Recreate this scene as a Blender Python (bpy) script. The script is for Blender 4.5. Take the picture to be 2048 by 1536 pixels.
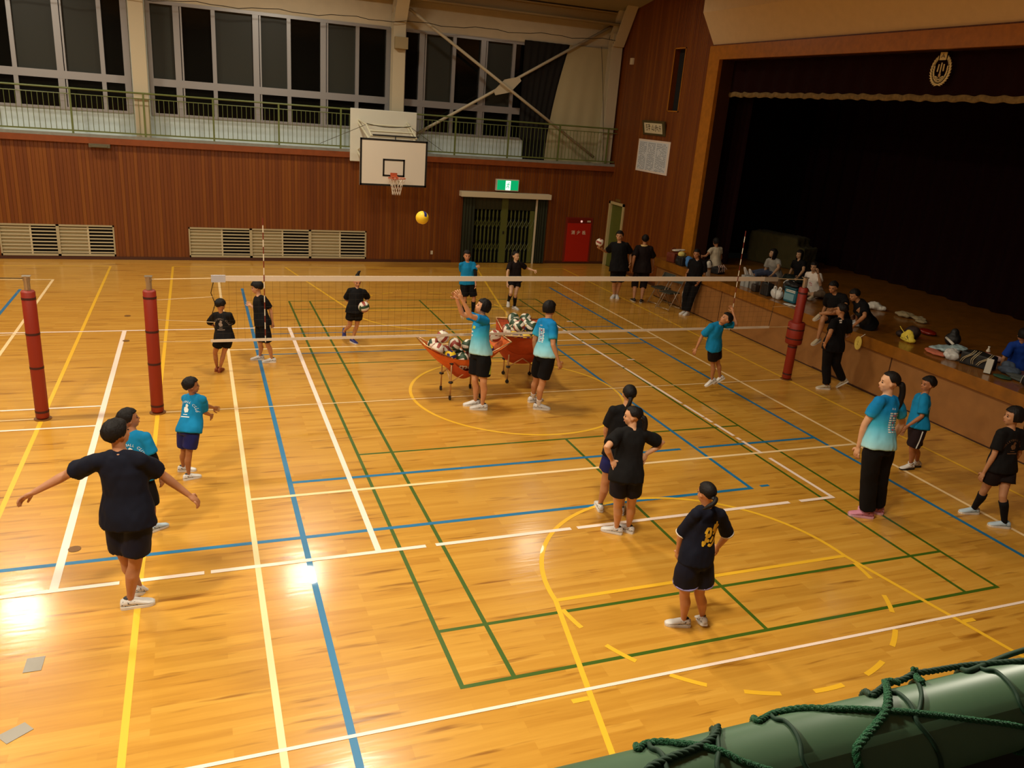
import bpy, bmesh, math, random
from mathutils import Vector, Matrix, noise
from mathutils.bvhtree import BVHTree
V = Vector
PI = math.pi
for o in list(bpy.data.objects):
    bpy.data.objects.remove(o)
SC = bpy.context.scene
COL = SC.collection
random.seed(11)

# ------------------------------------------------------------------ camera
cam_d = bpy.data.cameras.new('camera')
cam_d.sensor_width = 36.0
cam_d.lens = 1607.454 / 2048 * 36.0
cam_d.clip_start = 0.05
cam_d.clip_end = 200
cam_o = bpy.data.objects.new('camera', cam_d)
COL.objects.link(cam_o)
_r = ((0.93377, -0.349702, 0.07604), (-0.045496, -0.326751, -0.944015), (0.35497, 0.878033, -0.321021))
X_, Y_, Z_ = V(_r[0]).normalized(), -V(_r[1]).normalized(), -V(_r[2]).normalized()
cam_o.matrix_world = Matrix(((X_.x, Y_.x, Z_.x, -4.8964), (X_.y, Y_.y, Z_.y, -11.8205),
                             (X_.z, Y_.z, Z_.z, 4.4968), (0, 0, 0, 1)))
SC.camera = cam_o

# ------------------------------------------------------------------ world, exposure
w = bpy.data.worlds.new('night_outside')
SC.world = w
w.use_nodes = True
w.node_tree.nodes['Background'].inputs[0].default_value = (0.0012, 0.0012, 0.001, 1)
w.node_tree.nodes['Background'].inputs[1].default_value = 1.0
vs = SC.view_settings
vs.view_transform = 'Standard'
vs.look = 'None'
vs.exposure = 0.0
vs.gamma = 1.0
vs.use_curve_mapping = False

# ------------------------------------------------------------------ hall lamps (round high-bay lamps under the roof)
LAMP_COL = (1.0, 0.92, 0.74)
def hall_lamp(x, y, power, z=8.0, r=0.45):
    d = bpy.data.lights.new('hall_lamp', 'AREA')
    d.shape = 'DISK'
    d.size = 2 * r
    d.energy = power
    d.color = LAMP_COL
    d.spread = math.radians(170)
    o = bpy.data.objects.new('hall_lamp', d)
    COL.objects.link(o)
    o.location = (x, y, z)
    return o
for lx, ly, lp in [(-9.35, 7.85, 240), (-2.6, 7.85, 200), (4.04, 7.85, 55),
                   (-9.35, 0.0, 380), (-2.6, 0.0, 270),
                   (-9.35, -7.85, 620), (-2.6, -7.85, 420), (4.04, -7.85, 20),
                   (-16.0, 7.85, 200), (-16.0, 0, 200), (-16.0, -7.85, 200)]:
    hall_lamp(lx, ly, lp)

# ------------------------------------------------------------------ colour and material helpers
def lin(c):
    return tuple((x / 255.0 / 12.92) if x / 255.0 <= 0.04045 else ((x / 255.0 + 0.055) / 1.055) ** 2.4 for x in c)
MATS = {}
def mat(name, rgb, rough=0.6, metal=0.0, var=0.0, scale=6.0, bump=0.0, bscale=60.0, emit=0.0, spec=0.5, coat=0.0):
    if name in MATS:
        return MATS[name]
    m = bpy.data.materials.new(name)
    m.use_nodes = True
    nt = m.node_tree
    b = nt.nodes['Principled BSDF']
    c = lin(rgb)
    b.inputs['Base Color'].default_value = (*c, 1)
    b.inputs['Roughness'].default_value = rough
    b.inputs['Metallic'].default_value = metal
    b.inputs['Specular IOR Level'].default_value = spec
    b.inputs['Coat Weight'].default_value = coat
    if emit:
        b.inputs['Emission Color'].default_value = (*c, 1)
        b.inputs['Emission Strength'].default_value = emit
    if var or bump:
        tc = nt.nodes.new('ShaderNodeTexCoord')
    if var:
        n = nt.nodes.new('ShaderNodeTexNoise')
        n.inputs['Scale'].default_value = scale
        n.inputs['Detail'].default_value = 4
        nt.links.new(tc.outputs['Object'], n.inputs['Vector'])
        r = nt.nodes.new('ShaderNodeValToRGB')
        r.color_ramp.elements[0].position = 0.3
        r.color_ramp.elements[1].position = 0.72
        r.color_ramp.elements[0].color = (*[max(0, x * (1 - var)) for x in c], 1)
        r.color_ramp.elements[1].color = (*[min(1, x * (1 + var)) for x in c], 1)
        nt.links.new(n.outputs['Fac'], r.inputs['Fac'])
        nt.links.new(r.outputs['Color'], b.inputs['Base Color'])
    if bump:
        n2 = nt.nodes.new('ShaderNodeTexNoise')
        n2.inputs['Scale'].default_value = bscale
        n2.inputs['Detail'].default_value = 3
        nt.links.new(tc.outputs['Object'], n2.inputs['Vector'])
        bp = nt.nodes.new('ShaderNodeBump')
        bp.inputs['Strength'].default_value = bump
        bp.inputs['Distance'].default_value = 0.02
        nt.links.new(n2.outputs['Fac'], bp.inputs['Height'])
        nt.links.new(bp.outputs['Normal'], b.inputs['Normal'])
    MATS[name] = m
    return m

def node_mat(name):
    m = bpy.data.materials.new(name)
    m.use_nodes = True
    nt = m.node_tree
    MATS[name] = m
    return m, nt, nt.nodes['Principled BSDF']

def ramp(nt, stops):
    r = nt.nodes.new('ShaderNodeValToRGB')
    e = r.color_ramp.elements
    while len(e) < len(stops):
        e.new(0.5)
    for i, (p, c) in enumerate(stops):
        e[i].position = p
        e[i].color = (*lin(c), 1)
    return r

def floor_mat():
    m, nt, b = node_mat('varnished_wood_floor')
    L = nt.links.new
    tc = nt.nodes.new('ShaderNodeTexCoord')
    br = nt.nodes.new('ShaderNodeTexBrick')
    br.inputs['Scale'].default_value = 1.0
    br.inputs['Brick Width'].default_value = 0.9
    br.inputs['Row Height'].default_value = 0.075
    br.inputs['Mortar Size'].default_value = 0.0012
    br.inputs['Mortar Smooth'].default_value = 0.3
    br.offset = 0.37
    br.offset_frequency = 3
    br.inputs['Color1'].default_value = (0, 0, 0, 1)
    br.inputs['Color2'].default_value = (1, 1, 1, 1)
    br.inputs['Mortar'].default_value = (0.2, 0.2, 0.2, 1)
    L(tc.outputs['Object'], br.inputs['Vector'])
    mp = nt.nodes.new('ShaderNodeMapping')
    mp.inputs['Scale'].default_value = (0.9, 14, 1)
    L(tc.outputs['Object'], mp.inputs['Vector'])
    n = nt.nodes.new('ShaderNodeTexNoise')
    n.inputs['Scale'].default_value = 1.3
    n.inputs['Detail'].default_value = 6
    n.inputs['Roughness'].default_value = 0.62
    L(mp.outputs['Vector'], n.inputs['Vector'])
    mix = nt.nodes.new('ShaderNodeMix')
    mix.inputs['Factor'].default_value = 0.68
    L(br.outputs['Color'], mix.inputs['A'])
    L(n.outputs['Fac'], mix.inputs['B'])
    mix.data_type = 'FLOAT'
    r = ramp(nt, FLOOR_STOPS)
    L(mix.outputs['Result'], r.inputs['Fac'])
    # darker heartwood streaks
    mp2 = nt.nodes.new('ShaderNodeMapping')
    mp2.inputs['Scale'].default_value = (1.1, 11, 1)
    L(tc.outputs['Object'], mp2.inputs['Vector'])
    n2 = nt.nodes.new('ShaderNodeTexNoise')
    n2.inputs['Scale'].default_value = 1.0
    n2.inputs['Detail'].default_value = 3
    L(mp2.outputs['Vector'], n2.inputs['Vector'])
    r2 = nt.nodes.new('ShaderNodeValToRGB')
    r2.color_ramp.elements[0].position = 0.28
    r2.color_ramp.elements[0].color = (0.52, 0.42, 0.32, 1)
    r2.color_ramp.elements[1].position = 0.40
    r2.color_ramp.elements[1].color = (1, 1, 1, 1)
    L(n2.outputs['Fac'], r2.inputs['Fac'])
    mul = nt.nodes.new('ShaderNodeMix')
    mul.data_type = 'RGBA'
    mul.blend_type = 'MULTIPLY'
    mul.inputs['Factor'].default_value = 1.0
    L(r.outputs['Color'], mul.inputs['A'])
    L(r2.outputs['Color'], mul.inputs['B'])
    L(mul.outputs['Result'], b.inputs['Base Color'])
    b.inputs['Roughness'].default_value = 0.30
    b.inputs['Specular IOR Level'].default_value = 0.35
    b.inputs['Coat Weight'].default_value = 0.55
    b.inputs['Coat Roughness'].default_value = 0.14
    mp3 = nt.nodes.new('ShaderNodeMapping')
    mp3.inputs['Scale'].default_value = (2.2, 12, 1)
    L(tc.outputs['Object'], mp3.inputs['Vector'])
    n3 = nt.nodes.new('ShaderNodeTexNoise')
    n3.inputs['Scale'].default_value = 1.0
    n3.inputs['Detail'].default_value = 2
    L(mp3.outputs['Vector'], n3.inputs['Vector'])
    bp = nt.nodes.new('ShaderNodeBump')
    bp.inputs['Strength'].default_value = 0.10
    bp.inputs['Distance'].default_value = 0.012
    L(n3.outputs['Fac'], bp.inputs['Height'])
    L(bp.outputs['Normal'], b.inputs['Normal'])
    L(bp.outputs['Normal'], b.inputs['Coat Normal'])
    return m
FLOOR_STOPS = [(0.05, (172, 114, 34)), (0.40, (196, 140, 50)), (0.62, (206, 151, 58)), (0.95, (218, 166, 74))]

def slat_wall_mat(name, axis, stops, pitch=0.085, rough=0.45):
    # vertical tongue-and-groove boards: grooves are real bump, each board has its own tone
    m, nt, b = node_mat(name)
    L = nt.links.new
    tc = nt.nodes.new('ShaderNodeTexCoord')
    sx = nt.nodes.new('ShaderNodeSeparateXYZ')
    L(tc.outputs['Object'], sx.inputs[0])
    d = nt.nodes.new('ShaderNodeMath'); d.operation = 'DIVIDE'; d.inputs[1].default_value = pitch
    L(sx.outputs[axis], d.inputs[0])
    fl = nt.nodes.new('ShaderNodeMath'); fl.operation = 'FLOOR'
    L(d.outputs[0], fl.inputs[0])
    wn = nt.nodes.new('ShaderNodeTexWhiteNoise'); wn.noise_dimensions = '1D'
    L(fl.outputs[0], wn.inputs['W'])
    mp = nt.nodes.new('ShaderNodeMapping')
    mp.inputs['Scale'].default_value = (16, 16, 0.7)
    L(tc.outputs['Object'], mp.inputs['Vector'])
    n = nt.nodes.new('ShaderNodeTexNoise'); n.inputs['Scale'].default_value = 1.0; n.inputs['Detail'].default_value = 4
    L(mp.outputs['Vector'], n.inputs['Vector'])
    mx = nt.nodes.new('ShaderNodeMix'); mx.data_type = 'FLOAT'; mx.inputs['Factor'].default_value = 0.55
    L(wn.outputs['Value'], mx.inputs['A']); L(n.outputs['Fac'], mx.inputs['B'])
    r = ramp(nt, stops)
    L(mx.outputs['Result'], r.inputs['Fac'])
    fr = nt.nodes.new('ShaderNodeMath'); fr.operation = 'FRACT'
    L(d.outputs[0], fr.inputs[0])
    pg = nt.nodes.new('ShaderNodeMath'); pg.operation = 'PINGPONG'; pg.inputs[1].default_value = 0.5
    L(fr.outputs[0], pg.inputs[0])
    gr = nt.nodes.new('ShaderNodeValToRGB')
    gr.color_ramp.elements[0].position = 0.02; gr.color_ramp.elements[1].position = 0.10
    L(pg.outputs[0], gr.inputs['Fac'])
    g2 = nt.nodes.new('ShaderNodeMix'); g2.data_type = 'RGBA'; g2.blend_type = 'MULTIPLY'; g2.inputs['Factor'].default_value = 0.35
    L(r.outputs['Color'], g2.inputs['A']); L(gr.outputs['Color'], g2.inputs['B'])
    L(g2.outputs['Result'], b.inputs['Base Color'])
    bp = nt.nodes.new('ShaderNodeBump'); bp.inputs['Strength'].default_value = 0.5; bp.inputs['Distance'].default_value = 0.01
    L(gr.outputs['Color'], bp.inputs['Height'])
    L(bp.outputs['Normal'], b.inputs['Normal'])
    b.inputs['Roughness'].default_value = rough
    return m

# ------------------------------------------------------------------ object helpers
def tag(o, label=None, cat=None, group=None, kind=None):
    if label: o['label'] = label
    if cat: o['category'] = cat
    if group: o['group'] = group
    if kind: o['kind'] = kind
    return o
def thing(name, label, cat, loc=(0, 0, 0), rz=0.0, group=None):
    o = bpy.data.objects.new(name, None)
    o.empty_display_size = 0.1
    COL.objects.link(o)
    o.location = loc
    o.rotation_euler = (0, 0, rz)
    return tag(o, label, cat, group)
def mesh_obj(name, me, mats, parent=None, smooth=False):
    for m in (mats if isinstance(mats, (list, tuple)) else [mats]):
        me.materials.append(m)
    if smooth:
        me.polygons.foreach_set('use_smooth', [True] * len(me.polygons))
    o = bpy.data.objects.new(name, me)
    COL.objects.link(o)
    if parent is not None:
        o.parent = parent
    return o
def copy_tree(o, parent=None):
    c = o.copy()
    COL.objects.link(c)
    if parent is not None:
        c.parent = parent
    for ch in list(o.children):
        copy_tree(ch, c)
    return c

class MB:
    """collects simple shapes into one mesh"""
    def __init__(self):
        self.v = []; self.f = []; self.mi = []; self.cur = 0
    def m(self, i):
        self.cur = i; return self
    def add(self, vs, fs):
        n = len(self.v)
        self.v += [tuple(p) for p in vs]
        self.f += [tuple(n + i for i in f) for f in fs]
        self.mi += [self.cur] * len(fs)
        return self
    def box(self, x0, x1, y0, y1, z0, z1):
        vs = [(x0, y0, z0), (x1, y0, z0), (x1, y1, z0), (x0, y1, z0), (x0, y0, z1), (x1, y0, z1), (x1, y1, z1), (x0, y1, z1)]
        return self.add(vs, [(3, 2, 1, 0), (4, 5, 6, 7), (0, 1, 5, 4), (1, 2, 6, 5), (2, 3, 7, 6), (3, 0, 4, 7)])
    def obox(self, c, sx, sy, sz, rot):
        c = V(c)
        vs = [c + rot @ V((a * sx / 2, b * sy / 2, d * sz / 2)) for d in (-1, 1) for a, b in ((-1, -1), (1, -1), (1, 1), (-1, 1))]
        return self.add(vs, [(3, 2, 1, 0), (4, 5, 6, 7), (0, 1, 5, 4), (1, 2, 6, 5), (2, 3, 7, 6), (3, 0, 4, 7)])
    def quad(self, a, b, c, d):
        return self.add([a, b, c, d], [(0, 1, 2, 3)])
    def tube(self, pts, r, n=8, closed=False):
        pts = [V(p) for p in pts]
        rs = r if isinstance(r, (list, tuple)) else [r] * len(pts)
        vs = []; fs = []
        k = len(pts)
        up = None
        for i, p in enumerate(pts):
            if closed:
                t = (pts[(i + 1) % k] - pts[i - 1])
            else:
                t = (pts[min(i + 1, k - 1)] - pts[max(i - 1, 0)])
            t.normalize()
            if up is None:
                up = V((0, 0, 1)) if abs(t.z) < 0.9 else V((1, 0, 0))
            a = t.cross(up)
            if a.length < 1e-5:
                a = t.orthogonal()
            a.normalize(); b = a.cross(t).normalized(); up = b
            for j in range(n):
                an = 2 * PI * j / n
                vs.append(p + (a * math.cos(an) + b * math.sin(an)) * rs[i])
        m = k if closed else k - 1
        for i in range(m):
            for j in range(n):
                i2 = (i + 1) % k
                fs.append((i * n + j, i * n + (j + 1) % n, i2 * n + (j + 1) % n, i2 * n + j))
        if not closed:
            fs.append(tuple(reversed(range(n)))); fs.append(tuple((k - 1) * n + j for j in range(n)))
        return self.add(vs, fs)
    def cyl(self, a, b, r, n=16, r2=None):
        return self.tube([a, b], [r, r if r2 is None else r2], n)
    def ell(self, c, rx, ry, rz, rot=None, nu=16, nv=10):
        c = V(c); vs = []; fs = []
        for i in range(1, nv):
            th = PI * i / nv
            for j in range(nu):
                ph = 2 * PI * j / nu
                p = V((rx * math.sin(th) * math.cos(ph), ry * math.sin(th) * math.sin(ph), rz * math.cos(th)))
                vs.append(c + (rot @ p if rot else p))
        t = V((0, 0, rz)); top = len(vs); vs.append(c + (rot @ t if rot else t)); vs.append(c - (rot @ t if rot else t))
        for i in range(nv - 2):
            for j in range(nu):
                fs.append((i * nu + j, (i + 1) * nu + j, (i + 1) * nu + (j + 1) % nu, i * nu + (j + 1) % nu))
        for j in range(nu):
            fs.append((top, j, (j + 1) % nu)); q = (nv - 2) * nu
            fs.append((top + 1, q + (j + 1) % nu, q + j))
        return self.add(vs, fs)
    def prism(self, poly, z0, z1):
        n = len(poly)
        vs = [(x, y, z0) for x, y in poly] + [(x, y, z1) for x, y in poly]
        return self.add(vs, [tuple(reversed(range(n))), tuple(range(n, 2 * n))] + [(i, (i + 1) % n, n + (i + 1) % n, n + i) for i in range(n)])
    def grid(self, fn, nu, nv):
        vs = [fn(i / nu, j / nv) for j in range(nv + 1) for i in range(nu + 1)]
        fs = [(j * (nu + 1) + i, j * (nu + 1) + i + 1, (j + 1) * (nu + 1) + i + 1, (j + 1) * (nu + 1) + i) for j in range(nv) for i in range(nu)]
        return self.add(vs, fs)
    def mesh(self, name='m', bevel=0.0):
        me = bpy.data.meshes.new(name)
        me.from_pydata(self.v, [], self.f)
        me.polygons.foreach_set('material_index', self.mi)
        me.update()
        if bevel:
            bm = bmesh.new(); bm.from_mesh(me)
            es = [e for e in bm.edges if len(e.link_faces) == 2 and e.calc_face_angle(0) > 0.9]
            bmesh.ops.bevel(bm, geom=es, offset=bevel, segments=2, affect='EDGES', profile=0.6)
            bm.to_mesh(me); bm.free()
        return me
    def build(self, name, mats, parent=None, smooth=False, bevel=0.0, at=None):
        o = mesh_obj(name, self.mesh(name, bevel), mats, parent, smooth)
        if at is not None:
            o.location = at
        return o

def origin_to(o, p):
    """keep the shape where it is, put the object's origin at p"""
    p = V(p)
    o.data.transform(Matrix.Translation(-p))
    o.location = o.location + p
    return o

def solid(mb, voxel, smooth=6, fac=0.5):
    """weld overlapping closed shapes into one continuous surface"""
    me = mb.mesh('tmp')
    o = bpy.data.objects.new('tmp', me)
    COL.objects.link(o)
    r = o.modifiers.new('r', 'REMESH'); r.mode = 'VOXEL'; r.voxel_size = voxel; r.adaptivity = 0
    if smooth:
        s = o.modifiers.new('s', 'SMOOTH'); s.iterations = smooth; s.factor = fac
    dg = bpy.context.evaluated_depsgraph_get()
    dg.update()
    out = bpy.data.meshes.new_from_object(o.evaluated_get(dg))
    bpy.data.objects.remove(o)
    bpy.data.meshes.remove(me)
    return out
def solid_obj(name, mb, voxel, mats, parent=None, smooth=6, fac=0.5, wrinkle=0.0, ws=7.0):
    me = solid(mb, voxel, smooth, fac)
    if wrinkle:
        wrinkle_mesh(me, wrinkle, ws)
    me.materials.clear()
    return mesh_obj(name, me, mats, parent, True)
def wrinkle_mesh(me, amp, sc):
    off = V((random.uniform(-50, 50), random.uniform(-50, 50), random.uniform(-50, 50)))
    ns = [v.normal.copy() for v in me.vertices]
    for v, n in zip(me.vertices, ns):
        q = V((v.co.x * sc, v.co.y * sc, v.co.z * sc * 0.55)) + off
        a = noise.noise(q) + 0.5 * noise.noise(q * 2.3)
        v.co += n * amp * (a + 0.25)
    me.update()

def text_shape(body, size, bold=0.0, align='CENTER', space=1.0):
    c = bpy.data.curves.new('t', 'FONT')
    c.body = body
    c.size = size
    c.align_x = align
    c.align_y = 'CENTER'
    c.offset = bold
    c.space_character = space
    o = bpy.data.objects.new('t', c)
    COL.objects.link(o)
    dg = bpy.context.evaluated_depsgraph_get(); dg.update()
    me = bpy.data.meshes.new_from_object(o.evaluated_get(dg))
    bpy.data.objects.remove(o)
    vs = [v.co.copy() for v in me.vertices]; fs = [tuple(p.vertices) for p in me.polygons]
    bpy.data.meshes.remove(me)
    return vs, fs
def stroke_shape(lines, wd):
    """brush strokes: list of polylines [(x,y)..] -> flat ribbons with round-ish ends"""
    vs = []; fs = []
    for ln in lines:
        w_ = wd
        pts = [V((p[0], p[1], 0)) for p in ln]
        n0 = len(vs)
        for i, p in enumerate(pts):
            t = (pts[min(i + 1, len(pts) - 1)] - pts[max(i - 1, 0)]).normalized()
            nn = V((-t.y, t.x, 0))
            k = w_ * (0.7 if i in (0, len(pts) - 1) else 1.0) / 2
            vs += [p + nn * k, p - nn * k]
        for i in range(len(pts) - 1):
            a = n0 + 2 * i
            fs.append((a, a + 1, a + 3, a + 2))
    return vs, fs
def place_shape(shape, o, ux, uy, lift=(0, 0, 0)):
    o = V(o); ux = V(ux); uy = V(uy)
    return [o + ux * v.x + uy * v.y + V(lift) for v in shape[0]], shape[1]
# ================================================================== SETTING
M_floor = floor_mat()
LINE = dict(green=mat('line_green', (62, 92, 18), 0.4, coat=0.4), cream=mat('line_cream', (250, 216, 160), 0.4, coat=0.4),
            white=mat('line_white', (250, 226, 208), 0.4, coat=0.4), blue=mat('line_blue', (26, 114, 158), 0.4, coat=0.4),
            yellow=mat('line_yellow', (240, 184, 44), 0.4, coat=0.4))
LK = list(LINE)
XR, YF, XL = 7.35, 11.5, -20.0
fm = MB()
fm.box(XL, XR, -YF, YF, -0.12, 0.0)
lz = {'green': 0.0008, 'blue': 0.0014, 'yellow': 0.002, 'cream': 0.0026, 'white': 0.0032}
NL = [0]
def lift_z(col):
    NL[0] += 1
    return lz[col] + NL[0] * 4e-6
def fline(col, x0, y0, x1, y1, wd):
    fm.m(1 + LK.index(col))
    a, b = V((x0, y0, 0)), V((x1, y1, 0))
    t = (b - a).normalized(); n = V((-t.y, t.x, 0)) * wd / 2
    z = V((0, 0, lift_z(col)))
    fm.quad(a + n + z, a - n + z, b - n + z, b + n + z)
def farc(col, cx, cy, r, a0, a1, wd, n=48):
    fm.m(1 + LK.index(col))
    z = lift_z(col)
    for i in range(n):
        t0 = a0 + (a1 - a0) * i / n; t1 = a0 + (a1 - a0) * (i + 1) / n
        p = lambda t, q: (cx + q * math.cos(t), cy + q * math.sin(t), z)
        fm.quad(p(t0, r + wd / 2), p(t0, r - wd / 2), p(t1, r - wd / 2), p(t1, r + wd / 2))
MX = -6.3                                       # the two courts mirror about this line
def both(fn, col, x0, y0, x1, y1, wd):
    fn(col, x0, y0, x1, y1, wd); fn(col, 2 * MX - x0, y0, 2 * MX - x1, y1, wd)
for s in (-1, 1):
    for x in (3.05, 2.59):
        both(fline, 'green', s * x, -6.72, s * x, 6.72, 0.042)
    for y in (6.7, 5.94, 1.98):
        both(fline, 'green', -3.07, s * y, 3.07, s * y, 0.042)
    both(fline, 'green', 0, s * 1.98, 0, s * 6.7, 0.042)
    both(fline, 'cream', s * 4.5, -9.03, s * 4.5, 9.03, 0.055)
    both(fline, 'cream', -4.5, s * 3.0, 4.5, s * 3.0, 0.055)
    both(fline, 'cream', -4.5, s * 9.0, 4.5, s * 9.0, 0.055)
    both(fline, 'blue', s * 4.0, -9.2, s * 4.0, 8.03, 0.06)
    both(fline, 'yellow', s * 5.57, -YF + 0.1, s * 5.57, 10.6, 0.055)
    # basketball keys
    both(fline, 'yellow', s * 1.8, 5.75, s * 2.75, 10.6, 0.05)
    both(fline, 'yellow', s * 1.8, -5.75, s * 2.75, -10.6, 0.05)
    both(fline, 'yellow', -1.8, s * 5.75, 1.8, s * 5.75, 0.05)
    both(fline, 'yellow', s * 2.09, -7.1, s * 2.24, -7.1, 0.05)
    both(fline, 'yellow', -5.57, s * 10.6, 5.57, s * 10.6, 0.05)
both(fline, 'cream', -5.5, 0, 5.5, 0, 0.03)
for cx in (0, 2 * MX):
    farc('yellow', cx, 0, 1.8, 0, 2 * PI, 0.05, 90)
    for s in (-1, 1):
        a = 0 if s > 0 else PI
        farc('yellow', cx, s * 5.75, 1.8, -PI, 0, 0.05, 48) if s > 0 else farc('yellow', cx, -5.75, 1.8, 0, PI, 0.05, 48)
        for k in range(9):                       # dashed half of the free-throw circle
            if cx == 0:
                c0 = s * (PI / 2) + (k - 4) * 0.349
                farc('yellow', cx, s * 5.75, 1.8, c0 - 0.088, c0 + 0.088, 0.05, 6)
fline('blue', -20, -4.0, 1.83, -4.0, 0.06); fline('blue', -4.0, 4.0, 4.0, 4.0, 0.035)
fline('blue', -4.0, -2.65, 1.2, -2.65, 0.06); fline('blue', 1.86, -2.65, 4.0, -2.65, 0.06); fline('blue', 1.2, -2.65, 1.55, -2.65, 0.06)
fline('blue', -4.0, 2.65, 4.03, 2.65, 0.04); fline('blue', 1.8, -4.0, 1.8, 4.0, 0.055); fline('blue', 1.97, -3.975, 2.11, -3.975, 0.05)
fline('blue', -8.6, -4, -8.6, -9.2, 0.06)
# worn white tape court
for x0, x1 in ((-20, -5.75), (-5.66, -5.0), (-4.94, -2.77), (-2.66, -1.05), (-0.97, 0.75), (0.77, 2.05), (2.22, 2.78)):
    fline('white', x0, -4.47, x1, -4.47, 0.058)
fline('white', -20, 4.45, 2.52, 4.45, 0.055); fline('white', 2.93, 4.49, 3.09, 4.49, 0.05); fline('white', 2.93, 1.55, 3.09, 1.55, 0.05)
for y0, y1 in ((4.45, 3.95), (3.8, 2.95), (2.87, 1.1), (1.05, -0.9), (-0.97, -1.55), (-1.58, -1.78), (-1.85, -2.35), (-2.42, -2.52), (-2.56, -3.02), (-3.2, -4.45)):
    fline('white', 2.52 + (4.45 - y0) * 0.026, y0, 2.52 + (4.45 - y1) * 0.026, y1, 0.055)
fline('white', -3.28, -4.47, -3.28, 4.45, 0.065)
fline('white', -6.3, -4.5, -6.3, 4.48, 0.075)
fline('white', -20, 0.39, -6.31, 0.39, 0.045); fline('white', -20, -0.38, -6.31, -0.38, 0.045)
fline('white', -20, -7.0, XR, -7.0, 0.035)
floor = fm.build('floor', [M_floor] + [LINE[k] for k in LK])
tag(floor, kind='structure')

def structure(name, mb, mats, parent=None, **k):
    o = mb.build(name, mats, parent, **k)
    if parent is None:
        tag(o, kind='structure')
    return o

WOOD = [(0.15, (98, 44, 1)), (0.5, (114, 56, 3)), (0.85, (132, 73, 7))]
M_woodY = slat_wall_mat('reddish_board_wall', 0, WOOD)
M_woodX = slat_wall_mat('reddish_board_wall_side', 1, WOOD)
M_trim = mat('orange_wood_trim', (168, 104, 20), 0.4, var=0.14, scale=9)
M_fascia = mat('brown_fascia', (128, 62, 20), 0.45, var=0.12)
M_white = mat('cream_plaster', (196, 184, 158), 0.8, var=0.05, scale=3)
M_white2 = mat('pale_sill_paint', (214, 226, 224), 0.7, var=0.05, scale=2)
M_steel = mat('cream_painted_steel', (190, 178, 150), 0.5)
M_grey = mat('grey_concrete', (128, 128, 118), 0.85, var=0.12, scale=8)
M_alu = mat('window_aluminium', (164, 162, 162), 0.4, 0.6)
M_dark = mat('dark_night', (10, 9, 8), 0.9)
M_black = mat('black_paint', (16, 14, 12), 0.5)
M_railg = mat('green_rail_paint', (94, 104, 50), 0.45)

# far wall: board wall with openings for the low windows and the gate
def wall_with_holes(x0, x1, z0, z1, y0, y1, holes):
    mb = MB()
    xs = sorted(set([x0, x1] + [h[0] for h in holes] + [h[1] for h in holes]))
    for a, b in zip(xs, xs[1:]):
        hs = sorted([h for h in holes if h[0] <= a and h[1] >= b], key=lambda h: h[2])
        z = z0
        for h in hs:
            if h[2] > z: mb.box(a, b, y0, y1, z, h[2])
            z = h[3]
        if z < z1: mb.box(a, b, y0, y1, z, z1)
    return mb
VENTS = [(-14.3, -12.0), (-9.56, -6.96), (-5.16, -0.38)]
holes = [(a, b, 0.09, 0.89) for a, b in VENTS] + [(2.62, 4.95, 0.0, 2.02)]
structure('wall_far', wall_with_holes(XL, XR + 0.2, 0, 2.95, YF, YF + 0.18, holes), M_woodY)
mb = MB(); mb.box(XL, XR, -YF - 0.18, -YF, 0, 2.95); structure('wall_near', mb, M_woodY)
mb = MB(); mb.box(XL - 0.2, XL, -12.4, 12.4, -0.1, 9.5); structure('wall_left', mb, M_woodX)
# side wall with stage opening
mb = MB()
SY = 6.62
mb.box(XR, XR + 0.2, SY, 8.12, 0, 9.6); mb.box(XR, XR + 0.2, 8.64, 10.46, 0, 9.6)
mb.box(XR, XR + 0.2, 8.12, 8.64, 0, 4.83); mb.box(XR, XR + 0.2, 8.12, 8.64, 6.4, 9.6)
mb.box(XR, XR + 0.2, 10.46, 11.38, 2.0, 9.6); mb.box(XR, XR + 0.2, 11.38, 12.6, 0, 9.6)
mb.box(XR, XR + 0.2, -12.6, -SY, 0, 9.6); mb.box(XR, XR + 0.2, -SY, SY, 6.2, 9.6)
structure('wall_right', mb, M_woodX)
mb = MB(); mb.box(XL, 2.2, YF - 0.02, YF, 0, 0.08); mb.box(5.3, XR, YF - 0.02, YF, 0, 0.08)
structure('baseboard_far', mb, mat('dark_base', (70, 32, 10), 0.5))
mb = MB(); mb.box(XR - 0.02, XR, 6.9, 10.4, 0, 0.08); structure('baseboard_right', mb, mat('dark_base', (70, 32, 10)))

# gallery walkway along the far wall and the one the photographer stands on
for nm, y0, y1, yk in (('trim_1', 11.38, 12.0, 11.38), ('trim_2', -12.2, -11.38, -11.47)):
    mb = MB()
    mb.m(0).box(XL, XR, y0, y1, 2.93, 3.08)
    mb.m(1).box(XL, XR, y0 + 0.005, y1 - 0.005, 3.08, 3.10)
    mb.m(1).box(XL, XR, yk + 0.005, yk + 0.095, 3.10, 3.15)
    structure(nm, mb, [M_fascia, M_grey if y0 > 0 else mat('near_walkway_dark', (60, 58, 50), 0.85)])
YW = 12.0                                             # window wall above the walkway
def upper_wall(y0, y1, holes):
    return wall_with_holes(XL, XR, 3.05, 7.5, y0, y1, holes)
WIN = [(-19.0, -12.9), (-12.5, -6.4), (-5.85, 0.25), (0.68, 5.7)]
structure('wall_far_upper', upper_wall(YW, YW + 0.15, [(a, b, 3.71, 6.4) for a, b in WIN[:3]] + [(0.68, 4.43, 3.71, 6.4), (4.43, 5.7, 3.2, 6.47)]), M_white2)
mb = MB(); mb.box(XL, XR, YW - 0.012, YW, 6.42, 7.5); mb.box(5.72, XR, YW - 0.012, YW, 3.1, 6.42)
structure('wall_far_band', mb, M_white)
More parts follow.
